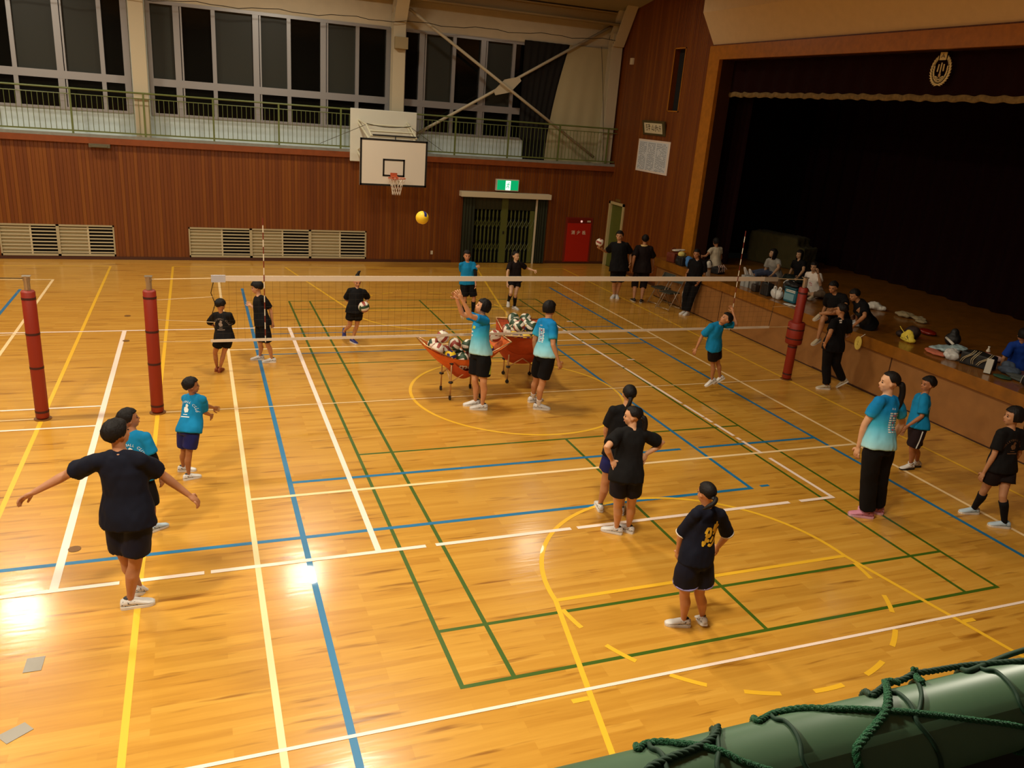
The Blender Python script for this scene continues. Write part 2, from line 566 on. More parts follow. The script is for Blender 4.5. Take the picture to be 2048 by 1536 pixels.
mb = MB(); mb.box(XL, XR, -YW - 0.15, -YW, 3.05, 7.5); structure('wall_near_upper', mb, mat('near_wall_dark', (60, 54, 44), 0.8))
# roof: two slopes
mb = MB()
mb.quad((XL, 12.3, 7.35), (XL, 0, 9.6), (13, 0, 9.6), (13, 12.3, 7.35)); mb.quad((XL, -12.3, 7.35), (13, -12.3, 7.35), (13, 0, 9.6), (XL, 0, 9.6))
mb.quad((XL, 12.3, 7.5), (13, 12.3, 7.5), (13, 0, 9.75), (XL, 0, 9.75)); mb.quad((XL, -12.3, 7.5), (XL, 0, 9.75), (13, 0, 9.75), (13, -12.3, 7.5))
structure('ceiling', mb, mat('pale_roof_deck', (150, 138, 108), 0.85))

# windows of the upper wall
M_glass = mat('night_glass', (14, 13, 10), 0.08, spec=0.35)
M_screen = mat('screened_glass', (44, 45, 38), 0.45, spec=0.3)
def big_window(n, x0, x1, cuts, screens):
    fr = MB()
    y0, y1 = YW - 0.03, YW + 0.06
    for z0, z1 in ((3.68, 3.74), (4.40, 4.585), (6.34, 6.42)):
        fr.box(x0 - 0.04, x1 + 0.02, y0, y1, z0, z1)
    xs = [x0] + cuts + [x1]
    for i, x in enumerate(xs):
        wd = 0.075 if i % 2 else 0.05
        fr.box(x - wd, x + wd, y0 + 0.004, y1, 3.7, 6.4)
        if i % 2 and 0 < i < len(xs) - 1:
            fr.box(x + wd + 0.02, x + wd + 0.06, y0 + 0.02, y1, 3.7, 6.4)
    root = fr.build('window_%d' % n, M_alu, bevel=0)
    tag(root, kind='structure')
    for i, (a, b) in enumerate(zip(xs, xs[1:])):
        p = MB(); p.box(a, b, YW + 0.08, YW + 0.09, 4.4, 6.4)
        p.build('pane', M_screen if i in screens else M_glass, root)
        p = MB(); p.box(a, b, YW + 0.08, YW + 0.09, 3.7, 4.42)
        p.build('lower_pane', M_glass, root)
    return root
big_window(1, -12.5, -6.4, [-11.6, -10.7, -9.78, -8.88, -7.9, -6.95], (0, 2, 4, 5))
big_window(2, -5.85, 0.25, [-5.2, -4.32, -3.28, -2.44, -1.54, -0.62], (0, 2, 3, 5))
big_window(3, 0.68, 4.43, [1.19, 2.14, 3.01, 3.96], (1, 3))
big_window(4, -19.0, -12.9, [-18.0, -17.0, -16, -15, -14], (0, 2, 4))

# low louvred windows
M_vframe = mat('vent_frame_paint', (172, 158, 122), 0.55)
M_vslat = mat('vent_slat_paint', (196, 182, 146), 0.5)
M_vpane = mat('frosted_pane', (176, 160, 118), 0.6)
M_vdark = mat('open_vent_dark', (22, 18, 10), 0.8)
def vent(n, x0, x1, units):
    fr = MB()
    y0, y1 = YF - 0.02, YF + 0.1
    fr.box(x0, x1, y0, y1, 0.09, 0.14); fr.box(x0, x1, y0, y1, 0.85, 0.89)
    w_ = (x1 - x0) / units
    for i in range(units + 1):
        x = x0 + i * w_
        fr.box(max(x0, x - 0.035), min(x1, x + 0.035), y0, y1, 0.09, 0.89)
    root = fr.build('window_%d' % n, M_vframe); tag(root, kind='structure')
    for i in range(units):
        a = x0 + i * w_ + 0.035; c = a + (w_ - 0.07) * 0.53; b = a + w_ - 0.07
        p = MB(); p.box(a, c, YF + 0.05, YF + 0.06, 0.14, 0.85); p.build('pane', M_vpane, root)
        p = MB(); p.box(c, b, YF + 0.1, YF + 0.11, 0.14, 0.85); p.build('open_panel', M_vdark, root)
        p = MB()
        for k in range(8):
            z = 0.18 + k * 0.088
            p.box(a, b, YF + 0.0, YF + 0.03, z - 0.012, z + 0.012)
        p.box(c - 0.02, c + 0.02, YF + 0.005, YF + 0.05, 0.14, 0.85)
        p.build('louvre', M_vslat, root)
vent(5, -9.56, -6.96, 2); vent(6, -5.16, -0.38, 3); vent(7, -14.3, -12.0, 2)
mb = MB(); mb.box(XL, 2.3, YF + 0.12, YF + 0.17, 0.0, 1.0); structure('trim_12', mb, M_dark)

# columns, knee braces, eaves beam
for i, x in enumerate((-12.7, -6.1, 0.45, 7.1)):
    mb = MB()
    mb.box(x - 0.17, x + 0.17, 11.58, 11.62, 3.1, 6.9); mb.box(x - 0.17, x + 0.17, 11.82, 11.86, 3.1, 6.9)
    mb.box(x - 0.03, x + 0.03, 11.62, 11.82, 3.1, 6.9)
    mb.box(x - 0.26, x + 0.26, 11.5, 11.9, 3.1, 3.13)
    r = Matrix.Rotation(0.55, 3, 'X')
    mb.obox((x, 11.15, 7.2), 0.34, 0.06, 1.5, r); mb.obox((x, 11.5, 7.35), 0.34, 0.06, 1.5, r)
    structure('trim_%d' % (3 + i), mb, M_steel)
mb = MB(); mb.box(XL, XR, 11.45, 11.7, 7.12, 7.16); mb.box(XL, XR, 11.45, 11.7, 7.42, 7.46); mb.box(XL, XR, 11.56, 11.59, 7.16, 7.42)
for k in range(16):
    x = XL + 1 + k * 1.65
    mb.obox((x, 11.3, 7.62), 0.06, 0.9, 0.06, Matrix.Rotation(-0.5, 3, 'X') @ Matrix.Rotation(0.5 * (-1) ** k, 3, 'Z'))
structure('trim_7', mb, mat('beam_paint', (150, 128, 84), 0.6))
# stage bulkhead, opening frame
mb = MB()
pr = [(7.36, 6.42), (6.92, 7.13), (6.92, 9.4), (7.36, 9.4)]
n = len(pr)
vs = [(x, -6.86, z) for x, z in pr] + [(x, 6.86, z) for x, z in pr]
mb.add(vs, [(0, 1, 2, 3), (7, 6, 5, 4)] + [(i, i + 4, (i + 1) % 4 + 4, (i + 1) % 4) for i in range(4)])
structure('trim_8', mb, mat('bulkhead_plaster', (214, 190, 150), 0.8, var=0.03))
mb = MB()
for s in (1, -1):
    a, b = sorted((s * 6.41, s * 6.88))
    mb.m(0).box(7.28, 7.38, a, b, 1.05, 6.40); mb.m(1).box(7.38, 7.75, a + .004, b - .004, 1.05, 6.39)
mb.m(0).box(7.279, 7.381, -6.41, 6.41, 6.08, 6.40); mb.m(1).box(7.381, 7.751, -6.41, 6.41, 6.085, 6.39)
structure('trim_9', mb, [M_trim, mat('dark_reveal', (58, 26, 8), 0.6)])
# stage platform and its house
M_stagefloor = mat('stage_boards', (136, 84, 22), 0.28, var=0.22, scale=5, coat=0.3)
mb = MB()
mb.m(0).box(6.58, 13.0, -7.0, 7.05, 0.84, 1.05)
structure('trim_10', mb, [M_stagefloor])
M_stagefront = mat('stage_front_ply', (146, 98, 48), 0.5, var=0.1, scale=4)
mb = MB()
ys = [-7.0, -4.05, -1.35, 1.3, 3.93, 6.98]
for i, (a, b) in enumerate(zip(ys, ys[1:])):
    mb.m(0).box(6.655, 6.7, a + 0.015, b - 0.015, 0.03, 0.84)
mb.m(1).box(6.67, 6.72, -7.0, 7.0, 0.0, 0.84)
mb.m(0).box(6.72, XR, 6.93, 6.98, 0.0, 0.84); mb.box(6.72, XR, -6.98, -6.93, 0, 0.84)
mb.m(1).box(6.648, 6.655, -1.3, 0.55, 0.03, 0.045)
structure('trim_11', mb, [M_stagefront, mat('panel_gap', (60, 30, 12), 0.6)])
M_curt = mat('dark_maroon_velvet', (26, 6, 8), 0.95, spec=0.1)
mb = MB()
mb.box(13.0, 13.1, -8, 8.0, 1.05, 7.6); mb.box(7.6, 13, 7.9, 8.0, 1.05, 7.6); mb.box(7.6, 13, -8, -7.9, 1.05, 7.6); mb.box(7.56, 13.1, -8, 8, 7.5, 7.6)
structure('wall_stage', mb, mat('stage_dark_wall', (18, 8, 6), 0.95, spec=0.1))
def drape(name, p0, p1, z0, z1, depth, folds, m, label=None, cat='curtain', group=None, z0fn=None, kind=None):
    p0, p1 = V((*p0, 0)), V((*p1, 0))
    d = p1 - p0; nrm = V((-d.y, d.x, 0)).normalized()
    N = folds * 8
    def side(off):
        def fn(u, v):
            a = math.sin(u * folds * 2 * PI) * depth * (0.55 + 0.45 * v) + 0.3 * depth * math.sin(u * 17.3)
            p = p0 + d * u + nrm * (a + off)
            zb = z0 if z0fn is None else z0fn(u)
            return (p.x, p.y, zb + (z1 - zb) * (1 - v))
        return fn
    mb = MB(); mb.grid(side(0.006), N, 6); mb.grid(side(-0.006), N, 6)
    o = mb.build(name, m, None, True)
    if kind: tag(o, kind=kind)
    else: tag(o, label, cat, group)
    return o
drape('stage_backdrop', (11.7, -7.8), (11.7, 7.8), 1.06, 7.3, 0.09, 26, M_curt, 'black backdrop curtain hanging across the rear of the stage')
drape('side_curtain', (8.25, 6.1), (8.3, 7.7), 1.06, 7.2, 0.07, 6, M_curt, 'dark stage side curtain beside the orange frame, next to the white bag')
# ================================================================== FIXTURES
def along(p, q, t):
    return V(p) + (V(q) - V(p)) * t
# gallery railing on the far side (one run, interrupted behind the white panel)
rl = thing('gallery_railing', 'green steel railing with thin uprights along the far walkway', 'railing', (XL, 11.43, 3.15))
def rail_part(name, mb):
    o = mb.build(name, M_railg, rl); o.location = -rl.location
    return o
posts = [7.03 - 1.635 * k for k in range(11)]
mb = MB(); mb.cyl((-9.6, 11.43, 4.2), (XR - 0.02, 11.43, 4.2), 0.024, 10); rail_part('top_rail', mb)
mb = MB(); mb.cyl((-9.6, 11.43, 4.07), (XR - 0.02, 11.43, 4.07), 0.011, 8); rail_part('second_rail', mb)
mb = MB(); mb.box(-9.6, XR - 0.02, 11.415, 11.445, 3.20, 3.235); rail_part('bottom_rail', mb)
for x in posts:
    mb = MB(); mb.box(x - 0.022, x + 0.022, 11.41, 11.45, 3.13, 4.19); rail_part('post', mb)
for k, x in enumerate(posts):
    mb = MB()
    for i in range(1, 14):
        mb.cyl((x - 1.635 * i / 14, 11.43, 3.22), (x - 1.635 * i / 14, 11.43, 4.07), 0.0075, 5)
    rail_part('baluster_panel', mb)

# diagonal steel brace with gusset plate in the right bay
br = thing('cross_brace', 'cream diagonal steel cross brace with plate at its middle', 'brace', (3.72, 11.72, 5.17))
def brace_part(name, a, b):
    mb = MB(); mb.cyl(V(a) - V(br.location), V(b) - V(br.location), 0.042, 10); mb.build(name, M_steel, br, True)
brace_part('brace_rod', (0.72, 11.66, 6.9), (6.72, 11.66, 3.32))
brace_part('brace_rod', (1.0, 11.78, 3.62), (6.95, 11.78, 7.12))
mb = MB()
c, s = math.cos(0.5317), math.sin(0.5317)
pl = [(-0.62, -0.09), (-0.25, -0.20), (0.0, -0.27), (0.25, -0.2), (0.62, -0.09), (0.62, 0.09), (0.25, 0.2), (0, 0.27), (-0.25, 0.2), (-0.62, 0.09)]
pl = [(.72 * (x * c - y * s), .72 * (x * s + y * c)) for x, y in pl]
mb.add([(x, -0.015, z) for x, z in pl] + [(x, 0.015, z) for x, z in pl], [tuple(range(10)), tuple(reversed(range(10, 20)))] + [(i, 10 + i, 10 + (i + 1) % 10, (i + 1) % 10) for i in range(10)])
mb.build('gusset_plate', M_steel, br)
mb = MB(); mb.box(0.30, 0.66, 11.42, 11.56, 5.86, 6.16)
tag(mb.build('junction_box', mat('box_grey', (150, 134, 98), 0.6), bevel=0.01), 'square grey box on the column above the basketball board', 'box')
mb = MB(); mb.box(-7.36, -6.88, 11.3, 11.44, 2.84, 2.93); mb.box(-7.3, -6.94, 11.28, 11.3, 2.85, 2.9)
tag(mb.build('wall_light', mat('lamp_housing', (92, 84, 60), 0.6), bevel=0.006), 'small grey lamp housing under the walkway edge at upper left', 'lamp')
mb = MB()
pts = [(-9.0 + i * 0.33, 11.45, 6.30 + 0.008 * i + 0.03 * math.sin(i * 1.1) + (0.02 if i % 2 else 0)) for i in range(50)]
mb.tube(pts, 0.009, 5); tag(mb.build('cable', M_black), 'thin dark cable strung along the top of the upper windows', 'cable')
# dark and cream curtains of the right bay
def cedge(z):
    return 5.16 + 0.52 * max(0.0, (z - 3.2) / 3.27) ** 1.7
mb = MB()
def fnc(u, v):
    z = 3.12 + 3.36 * (1 - v)
    x0 = 4.25 if z > 3.7 else 4.45
    x = x0 + (cedge(z) + 0.05 - x0) * u
    return (x, 11.93 + 0.02 * math.sin(u * 40), z)
mb.grid(fnc, 60, 20); mb.grid(lambda u, v: (fnc(u, v)[0], fnc(u, v)[1] + 0.012, fnc(u, v)[2]), 60, 20)
tag(mb.build('blackout_curtain', mat('black_cloth', (17, 13, 8), 0.95), smooth=True), 'black curtain hanging to the walkway right of the upper windows', 'curtain')
mb = MB()
def fnd(u, v):
    z = 3.12 + 3.36 * (1 - v)
    x = cedge(z) + (7.0 - cedge(z)) * u
    return (x, 11.9 + 0.012 * math.sin(u * 23) * v, z)
mb.grid(fnd, 60, 20); mb.grid(lambda u, v: (fnd(u, v)[0], fnd(u, v)[1] + 0.012, fnd(u, v)[2]), 60, 20)
tag(mb.build('cream_curtain', mat('cream_cloth', (178, 166, 128), 0.9), smooth=True), 'cream curtain with curved left edge behind the cross brace', 'curtain')
mb = MB()
pts = [(6.55 + 0.42 * math.sin(t * 1.2), 11.55 - 0.1 * t, 6.5 - 3.3 * t) for t in [i / 14 for i in range(15)]]
mb.tube(pts, 0.008, 5); tag(mb.build('hanging_cord', M_black), 'thin dark cord hanging in front of the cream curtain', 'cord')

# basketball hoop
hp = thing('basketball_hoop', 'wall mounted white basketball board with black border and orange rim', 'basketball hoop', (0, 9.85, 2.35))
def hpart(name, mb, m, parent=None, **k):
    o = mb.build(name, m, parent or hp, **k)
    if parent is None: o.location = -hp.location
    return o
M_board = mat('board_white', (226, 218, 202), 0.5)
mb = MB()
mb.m(0).box(-0.9, 0.9, 9.85, 9.88, 2.35, 3.55)
mb.m(1)
for a, b, c, d in ((-0.9, 0.9, 2.35, 2.40), (-0.9, 0.9, 3.5, 3.55), (-0.9, -0.85, 2.35, 3.55), (0.85, 0.9, 2.35, 3.55),
                   (-0.295, 0.295, 2.60, 2.645), (-0.295, 0.295, 3.005, 3.05), (-0.295, -0.25, 2.6, 3.05), (0.25, 0.295, 2.6, 3.05)):
    mb.box(a, b, 9.846, 9.85, c, d)
hpart('backboard', mb, [M_board, M_black])
M_rim = mat('rim_orange', (196, 92, 54), 0.45)
mb = MB()
mb.tube([(0.225 * math.cos(t), 9.46 + 0.225 * math.sin(t), 2.6) for t in [2 * PI * i / 32 for i in range(32)]], 0.010, 8, closed=True)
mb.box(-0.09, 0.09, 9.68, 9.846, 2.57, 2.62); mb.box(-0.09, 0.09, 9.83, 9.846, 2.5, 2.7)
rim = hpart('rim', mb, M_rim)
mb = MB()
for k in range(12):
    for sg in (1, -1):
        pts = []
        for i in range(9):
            t = i / 8
            r = 0.222 - 0.115 * (1 - (1 - t) ** 1.7)
            a = 2 * PI * k / 12 + sg * t * 1.05
            pts.append((r * math.cos(a), 9.46 + r * math.sin(a), 2.595 - 0.42 * t))
        mb.tube(pts, 0.006, 4)
o = hpart('net', mb, mat('hoop_net_cord', (226, 214, 196), 0.8), rim)
M_arm = mat('hoop_frame_cream', (206, 200, 172), 0.5)
mb = MB()
for s in (-1, 1):
    mb.cyl((s * 0.6, 9.9, 3.45), (s * 0.68, 11.36, 3.88), 0.03, 8); mb.cyl((s * 0.6, 9.9, 2.6), (s * 0.68, 11.36, 3.1), 0.03, 8)
    mb.cyl((s * 0.6, 9.9, 3.45), (s * 0.6, 9.9, 2.5), 0.03, 8); mb.cyl((s * 0.6, 9.92, 3.5), (s * 0.68, 11.36, 3.15), 0.02, 8)
    mb.cyl((s * 0.6, 10.6, 3.85), (s * 0.6, 9.9, 3.6), 0.025, 8); mb.cyl((s * 0.6, 10.6, 3.85), (s * 0.68, 11.36, 3.95), 0.025, 8)
for y, z in ((9.95, 3.6), (10.6, 3.86), (10.2, 3.72), (10.6, 3.3), (9.9, 2.55)):
    mb.cyl((-0.62, y, z), (0.62, y, z), 0.026, 8)
hpart('support_frame', mb, M_arm)
mb = MB(); mb.cyl((-0.56, 9.93, 3.63), (0.66, 9.93, 3.63), 0.02, 8); mb.cyl((0.04, 9.9, 3.5), (0.04, 9.93, 3.63), 0.015, 6)
hpart('tie_bar', mb, M_black)
mb = MB()
mb.tube([(-0.6 - 0.14 * i, 10.6 + 0.09 * i, 3.86 - 0.075 * i) for i in range(9)], 0.007, 5); mb.tube([(0.6 + 0.14 * i, 10.6 + 0.09 * i, 3.86 - 0.075 * i) for i in range(9)], 0.007, 5)
mb.tube([(-0.6 + 0.1 * i, 10.58, 3.88 - 0.06 * math.sin(PI * i / 12)) for i in range(13)], 0.012, 5)
hpart('stay_wire', mb, mat('wire_dark', (90, 88, 72), 0.5, 0.5))
mb = MB(); mb.box(-0.9, 0.95, 11.32, 11.405, 2.84, 4.24)
tag(mb.build('wall_panel', mat('panel_white', (214, 212, 196), 0.55), bevel=0.02), 'large white wall panel behind the basketball board', 'panel')

# doorway: pelmet, curtains, folding gate
mb = MB(); mb.box(2.36, 5.24, 11.24, 11.5, 2.0, 2.15)
tag(mb.build('curtain_pelmet', mat('pelmet_white', (204, 190, 158), 0.6), bevel=0.008), 'long white curtain box above the folding gate', 'pelmet')
M_gcl = mat('dark_green_cloth', (34, 36, 10), 0.9)
drape('door_curtain', (2.46, 11.40), (2.84, 11.40), 0.03, 2.0, 0.03, 4, M_gcl, 'dark green curtain gathered at the left of the folding gate')
drape('door_curtain', (4.86, 11.40), (5.2, 11.40), 0.03, 2.0, 0.03, 4, M_gcl, 'dark green curtain gathered at the right of the folding gate')
mb = MB(); mb.box(4.80, 4.85, 11.36, 11.40, 0.0, 2.0)
tag(mb.build('curtain_edge_post', mat('pelmet_white', (204, 190, 158))), 'pale upright strip beside the right green curtain', 'post')
M_gate = mat('olive_gate_paint', (84, 88, 36), 0.45)
gt = thing('folding_gate', 'olive green folding lattice gate across the dark doorway', 'gate', (3.82, 11.47, 0))
def gpart(name, mb, m=M_gate):
    o = mb.build(name, m, gt); o.location = -gt.location; return o
mb = MB(); mb.box(3.72, 3.92, 11.44, 11.5, 0.02, 1.98); gpart('centre_post', mb)
mb = MB(); mb.box(3.79, 3.84, 11.43, 11.44, 0.9, 0.99); gpart('lock', mb, M_black)
for a, b in ((2.84, 3.72), (3.92, 4.82)):
    n = 7
    mb = MB()
    for i in range(n + 1):
        x = a + (b - a) * i / n
        mb.box(x - 0.012, x + 0.012, 11.46, 11.485, 0.03, 1.62)
        if i < n:
            x2 = a + (b - a) * (i + 1) / n
            for z in (0.52, 1.22):
                mb.cyl((x, 11.455, z - 0.13), (x2, 11.455, z + 0.13), 0.009, 5); mb.cyl((x, 11.49, z + 0.13), (x2, 11.49, z - 0.13), 0.009, 5)
            xm = (x + x2) / 2
            for z in (0.03, 0.78, 1.5):
                pass
            for z0, z1 in ((0.65, 1.09), (1.35, 1.62), (0.05, 0.39)):
                mb.tube([(x, 11.47, z0), (x + 0.02, 11.47, z0 + 0.06), (x + 0.02, 11.47, z1 - 0.06), (x, 11.47, z1)], 0.006, 4)
                mb.tube([(x2, 11.47, z0), (x2 - 0.02, 11.47, z0 + 0.06), (x2 - 0.02, 11.47, z1 - 0.06), (x2, 11.47, z1)], 0.006, 4)
    gpart('lattice_leaf', mb)
mb = MB()
for i in range(16):
    x = 2.84 + 1.98 * i / 15
    mb.box(x - 0.01, x + 0.01, 11.47, 11.49, 1.62, 1.98)
mb.box(2.8, 4.85, 11.485, 11.495, 1.63, 1.98)
gpart('upper_panel', mb, mat('olive_dark', (46, 46, 16), 0.6))
mb = MB(); mb.box(4.66, 4.80, 11.45, 11.48, 0.02, 1.62); gpart('side_post', mb)
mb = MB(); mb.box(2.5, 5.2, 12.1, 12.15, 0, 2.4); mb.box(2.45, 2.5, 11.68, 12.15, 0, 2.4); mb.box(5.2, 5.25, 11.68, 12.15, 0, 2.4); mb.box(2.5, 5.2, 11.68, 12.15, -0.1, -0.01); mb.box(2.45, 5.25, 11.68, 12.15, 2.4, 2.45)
structure('wall_dark_backing', mb, M_dark)  # near-black box added so the doorway looks unlit beyond the gate

# exit sign
ex = thing('exit_sign', 'lit green emergency exit sign above the doorway', 'exit sign', (3.83, 11.4, 2.2))
mb = MB(); mb.box(-0.36, 0.36, -0.02, 0.10, 0.0, 0.34)
mb.build('housing', mat('sign_housing', (206, 196, 176), 0.5), ex, bevel=0.006)
mb = MB(); mb.box(-0.335, 0.335, -0.026, -0.018, 0.03, 0.315)
fc = mb.build('sign_face', mat('sign_green', (0, 168, 104), 0.4, emit=0.75), ex)
mb = MB()
mb.box(-0.07, 0.085, -0.03, -0.026, 0.03, 0.30)
mb.build('door_symbol', mat('sign_white', (236, 255, 246), 0.4, emit=1.6), fc)
mb = MB()
rz = lambda lines: stroke_shape(lines, 0.026)
figs, ff = rz([[(0.02, 0.2), (-0.005, 0.14)], [(0.0, 0.145), (0.03, 0.10), (0.02, 0.05)], [(-0.005, 0.14), (-0.03, 0.09), (-0.06, 0.085)], [(0.018, 0.195), (0.05, 0.16), (0.07, 0.17)], [(0.015, 0.195), (-0.03, 0.18), (-0.04, 0.15)]])
mb.add([(v.x, -0.034, v.y + 0.02) for v in figs], ff)
mb.ell((0.035, -0.033, 0.245), 0.018, 0.003, 0.018)
mb.build('running_figure', mat('sign_green', (0, 168, 104)), fc)

# fire hydrant cabinet
fb = thing('hydrant_cabinet', 'red fire hydrant cabinet set in the far board wall', 'cabinet', (6.38, 11.5, 0.05))
mb = MB(); mb.box(-0.47, 0.47, -0.03, 0.0, 0.0, 1.42); mb.build('frame', mat('cabinet_edge', (120, 34, 10), 0.5), fb, bevel=0.004)
mb = MB(); mb.box(-0.41, 0.41, -0.045, -0.03, 0.03, 1.24); mb.build('door', mat('cabinet_red', (176, 30, 8), 0.4), fb, bevel=0.004)
mb = MB(); mb.box(-0.41, 0.41, -0.042, -0.03, 1.25, 1.39); mb.build('upper_panel', mat('cabinet_dark_red', (112, 22, 6), 0.4), fb)
mb = MB(); mb.ell((0.06, -0.05, 1.3), 0.035, 0.03, 0.035); mb.build('signal_lamp', mat('lamp_red_white', (240, 190, 180), 0.3, emit=0.6), fb, True)
mb = MB(); mb.box(0.26, 0.38, -0.046, -0.04, 1.28, 1.33); mb.build('nameplate', mat('plate_cream', (206, 190, 160)), fb)
mb = MB()
for k, ch in enumerate('消火栓'):
    sh = text_shape(ch, 0.13, 0.003)
    vs, fs = place_shape(sh, (-0.20 + k * 0.19, -0.047, 0.94), (1, 0, 0), (0, 0, 1)); mb.add(vs, fs)
mb.build('lettering', mat('letter_cream', (226, 204, 176)), fb)
mb = MB(); mb.box(1.56, 1.63, 11.485, 11.5, 0.24, 0.35)
tag(mb.build('wall_socket', mat('plate_cream', (206, 190, 160)), bevel=0.004), 'small white wall socket low on the boards left of the gate', 'socket')

# side wall door, slot window, picture, poster, speaker
dr = MB(); dr.m(0).box(7.39, 7.43, 10.5, 11.34, 0.0, 1.96)
d_ = dr.build('door_1', [mat('door_green', (92, 98, 34), 0.5)]); tag(d_, kind='structure')
mb = MB(); mb.box(7.31, 7.40, 10.42, 10.50, 0, 2.04); mb.box(7.31, 7.40, 11.31, 11.40, 0, 2.04); mb.box(7.31, 7.40, 10.42, 11.40, 1.96, 2.04)
mb.build('door_frame', mat('door_frame_cream', (190, 170, 116), 0.5), d_)
mb = MB(); mb.ell((7.37, 10.58, 0.95), 0.03, 0.03, 0.03); mb.build('door_handle', M_alu, d_)
mb = MB(); mb.box(7.32, 7.35, 10.72, 11.0, 2.07, 2.14)
tag(mb.build('door_plate', mat('plate_olive', (112, 84, 30), 0.5)), 'small olive name plate above the narrow green door', 'plate')
sw = MB(); sw.m(0).box(7.5, 7.54, 8.12, 8.64, 4.83, 6.4); sw.m(1).box(7.48, 7.5, 8.14, 8.30, 4.9, 6.1)
o = sw.build('window_8', [M_dark, mat('slot_blind', (104, 96, 74), 0.7)]); tag(o, kind='structure')
mb = MB()
for a, b, c, d in ((8.09, 8.12, 4.8, 6.43), (8.64, 8.67, 4.8, 6.43)): mb.box(7.335, 7.36, a, b, c, d)
mb.box(7.335, 7.36, 8.09, 8.67, 4.8, 4.83); mb.box(7.335, 7.36, 8.09, 8.67, 6.4, 6.43)
mb.build('window_frame', M_trim, o)
mb = MB(); mb.box(7.29, 7.35, 10.9, 11.06, 6.06, 6.24)
tag(mb.build('wall_sensor', mat('plate_cream', (206, 190, 160)), bevel=0.006), 'small cream box high on the dark board wall', 'sensor')
fp = thing('framed_calligraphy', 'framed white calligraphy with dark brush characters above the poster', 'picture', (7.335, 9.2, 4.34), 0)
fp.rotation_euler = (0, math.radians(-12), 0)
mb = MB(); mb.box(-0.05, 0.0, -0.62, 0.62, -0.20, 0.20); mb.build('frame', mat('frame_olive', (72, 62, 30), 0.5), fp, bevel=0.01)
mb = MB(); mb.box(-0.055, -0.05, -0.5, 0.5, -0.14, 0.14); mb.build('paper', mat('paper_cream', (206, 194, 158), 0.8), fp)
def side_text(mb, sh, x, y, z):      # on a wall facing the hall: reading direction runs towards the viewer's right (-y)
    vs, fs = place_shape(sh, (x, y, z), (0, -1, 0), (0, 0, 1)); mb.add(vs, fs)
mb = MB()
st = [[(-.40, .08), (-.30, .09)], [(-.36, .09), (-.39, -.02)], [(-.38, .02), (-.31, .03), (-.32, -.06), (-.39, -.06)], [(-.26, .09), (-.20, .10), (-.16, .03)], [(-.27, .04), (-.15, .05)], [(-.22, .09), (-.22, -.08)], [(-.26, -.02), (-.17, -.01)],
      [(-.05, .06), (-.08, -.03), (.06, -.05)], [(.0, .09), (.0, -.04)], [(.07, .05), (.07, -.05)], [(.16, .09), (.14, .0), (.18, .02)], [(.20, .1), (.17, -.02), (.12, -.09)], [(.18, .03), (.30, .04), (.24, -.03)], [(.24, .0), (.32, -.08)], [(.36, .08), (.42, .06)], [(.34, .02), (.44, .0)], [(.39, .08), (.38, -.08)]]
side_text(mb, stroke_shape(st, 0.022), -0.058, 0, 0)
mb.build('brush_characters', mat('ink', (30, 26, 18), 0.8), fp)
po = thing('wall_poster', 'large white sheet of small vertical text columns on the side wall', 'poster', (7.345, 9.13, 3.56), 0)
mb = MB(); mb.box(-0.012, 0, -0.89, 0.89, -0.45, 0.45); mb.build('sheet', mat('poster_margin', (222, 206, 190), 0.8), po)
mb = MB(); mb.box(-0.016, -0.012, -0.80, 0.82, -0.40, 0.40); mb.build('printed_area', mat('poster_bluish', (202, 206, 208), 0.8), po)
mb = MB()
rnd = random.Random(3)
for c in range(22):
    y = 0.76 - c * 0.07
    z = 0.37
    while z > -0.37:
        h = rnd.uniform(0.02, 0.045)
        if rnd.random() > 0.15 and c not in (6, 13):
            mb.box(-0.0175, -0.016, y - 0.022, y + 0.022, z - h, z)
        z -= h + rnd.uniform(0.006, 0.03)
mb.build('text_columns', mat('poster_ink', (150, 156, 162), 0.8), po)

# stage valance with fringe and emblem
va = thing('stage_valance', 'dark maroon stage valance with pale gold fringe along its lower edge', 'valance', (7.7, 0, 5.3))
def vpart(name, mb, m, sm=True):
    o = mb.build(name, m, va, sm); o.location = -va.location; return o
def vf(u, v, off=0.0):
    y = 6.6 - 13.2 * u
    return (7.7 + 0.035 * math.sin(u * 150) + 0.012 * math.sin(u * 61) + off, y, 5.33 + 1.15 * (1 - v))
mb = MB(); mb.grid(lambda u, v: vf(u, v), 460, 3); mb.grid(lambda u, v: vf(u, v, 0.015), 460, 3); vpart('velvet', mb, mat('valance_velvet', (30, 8, 6), 0.95, spec=0.1))
mb = MB()
mb.grid(lambda u, v: (vf(u, 1)[0] - 0.012 - 0.02 * math.sin(v * PI), vf(u, 0)[1], 5.24 + 0.11 * (1 - v) + 0.012 * math.sin(u * 210)), 460, 3)
mb.grid(lambda u, v: (vf(u, 1)[0] + 0.016, vf(u, 0)[1], 5.24 + 0.11 * (1 - v) + 0.012 * math.sin(u * 210)), 460, 3)
vpart('gold_fringe', mb, mat('gold_fringe', (122, 98, 50), 0.8, var=0.3, scale=14))
em = thing('school_emblem', 'gold school emblem with leaf wreath around three bars on the valance', 'emblem', (7.62, -0.05, 5.78))
em.scale = (1, .84, .84)
M_gold = mat('emblem_gold', (226, 204, 140), 0.6)
def em_mb(): return MB()
mb = MB()
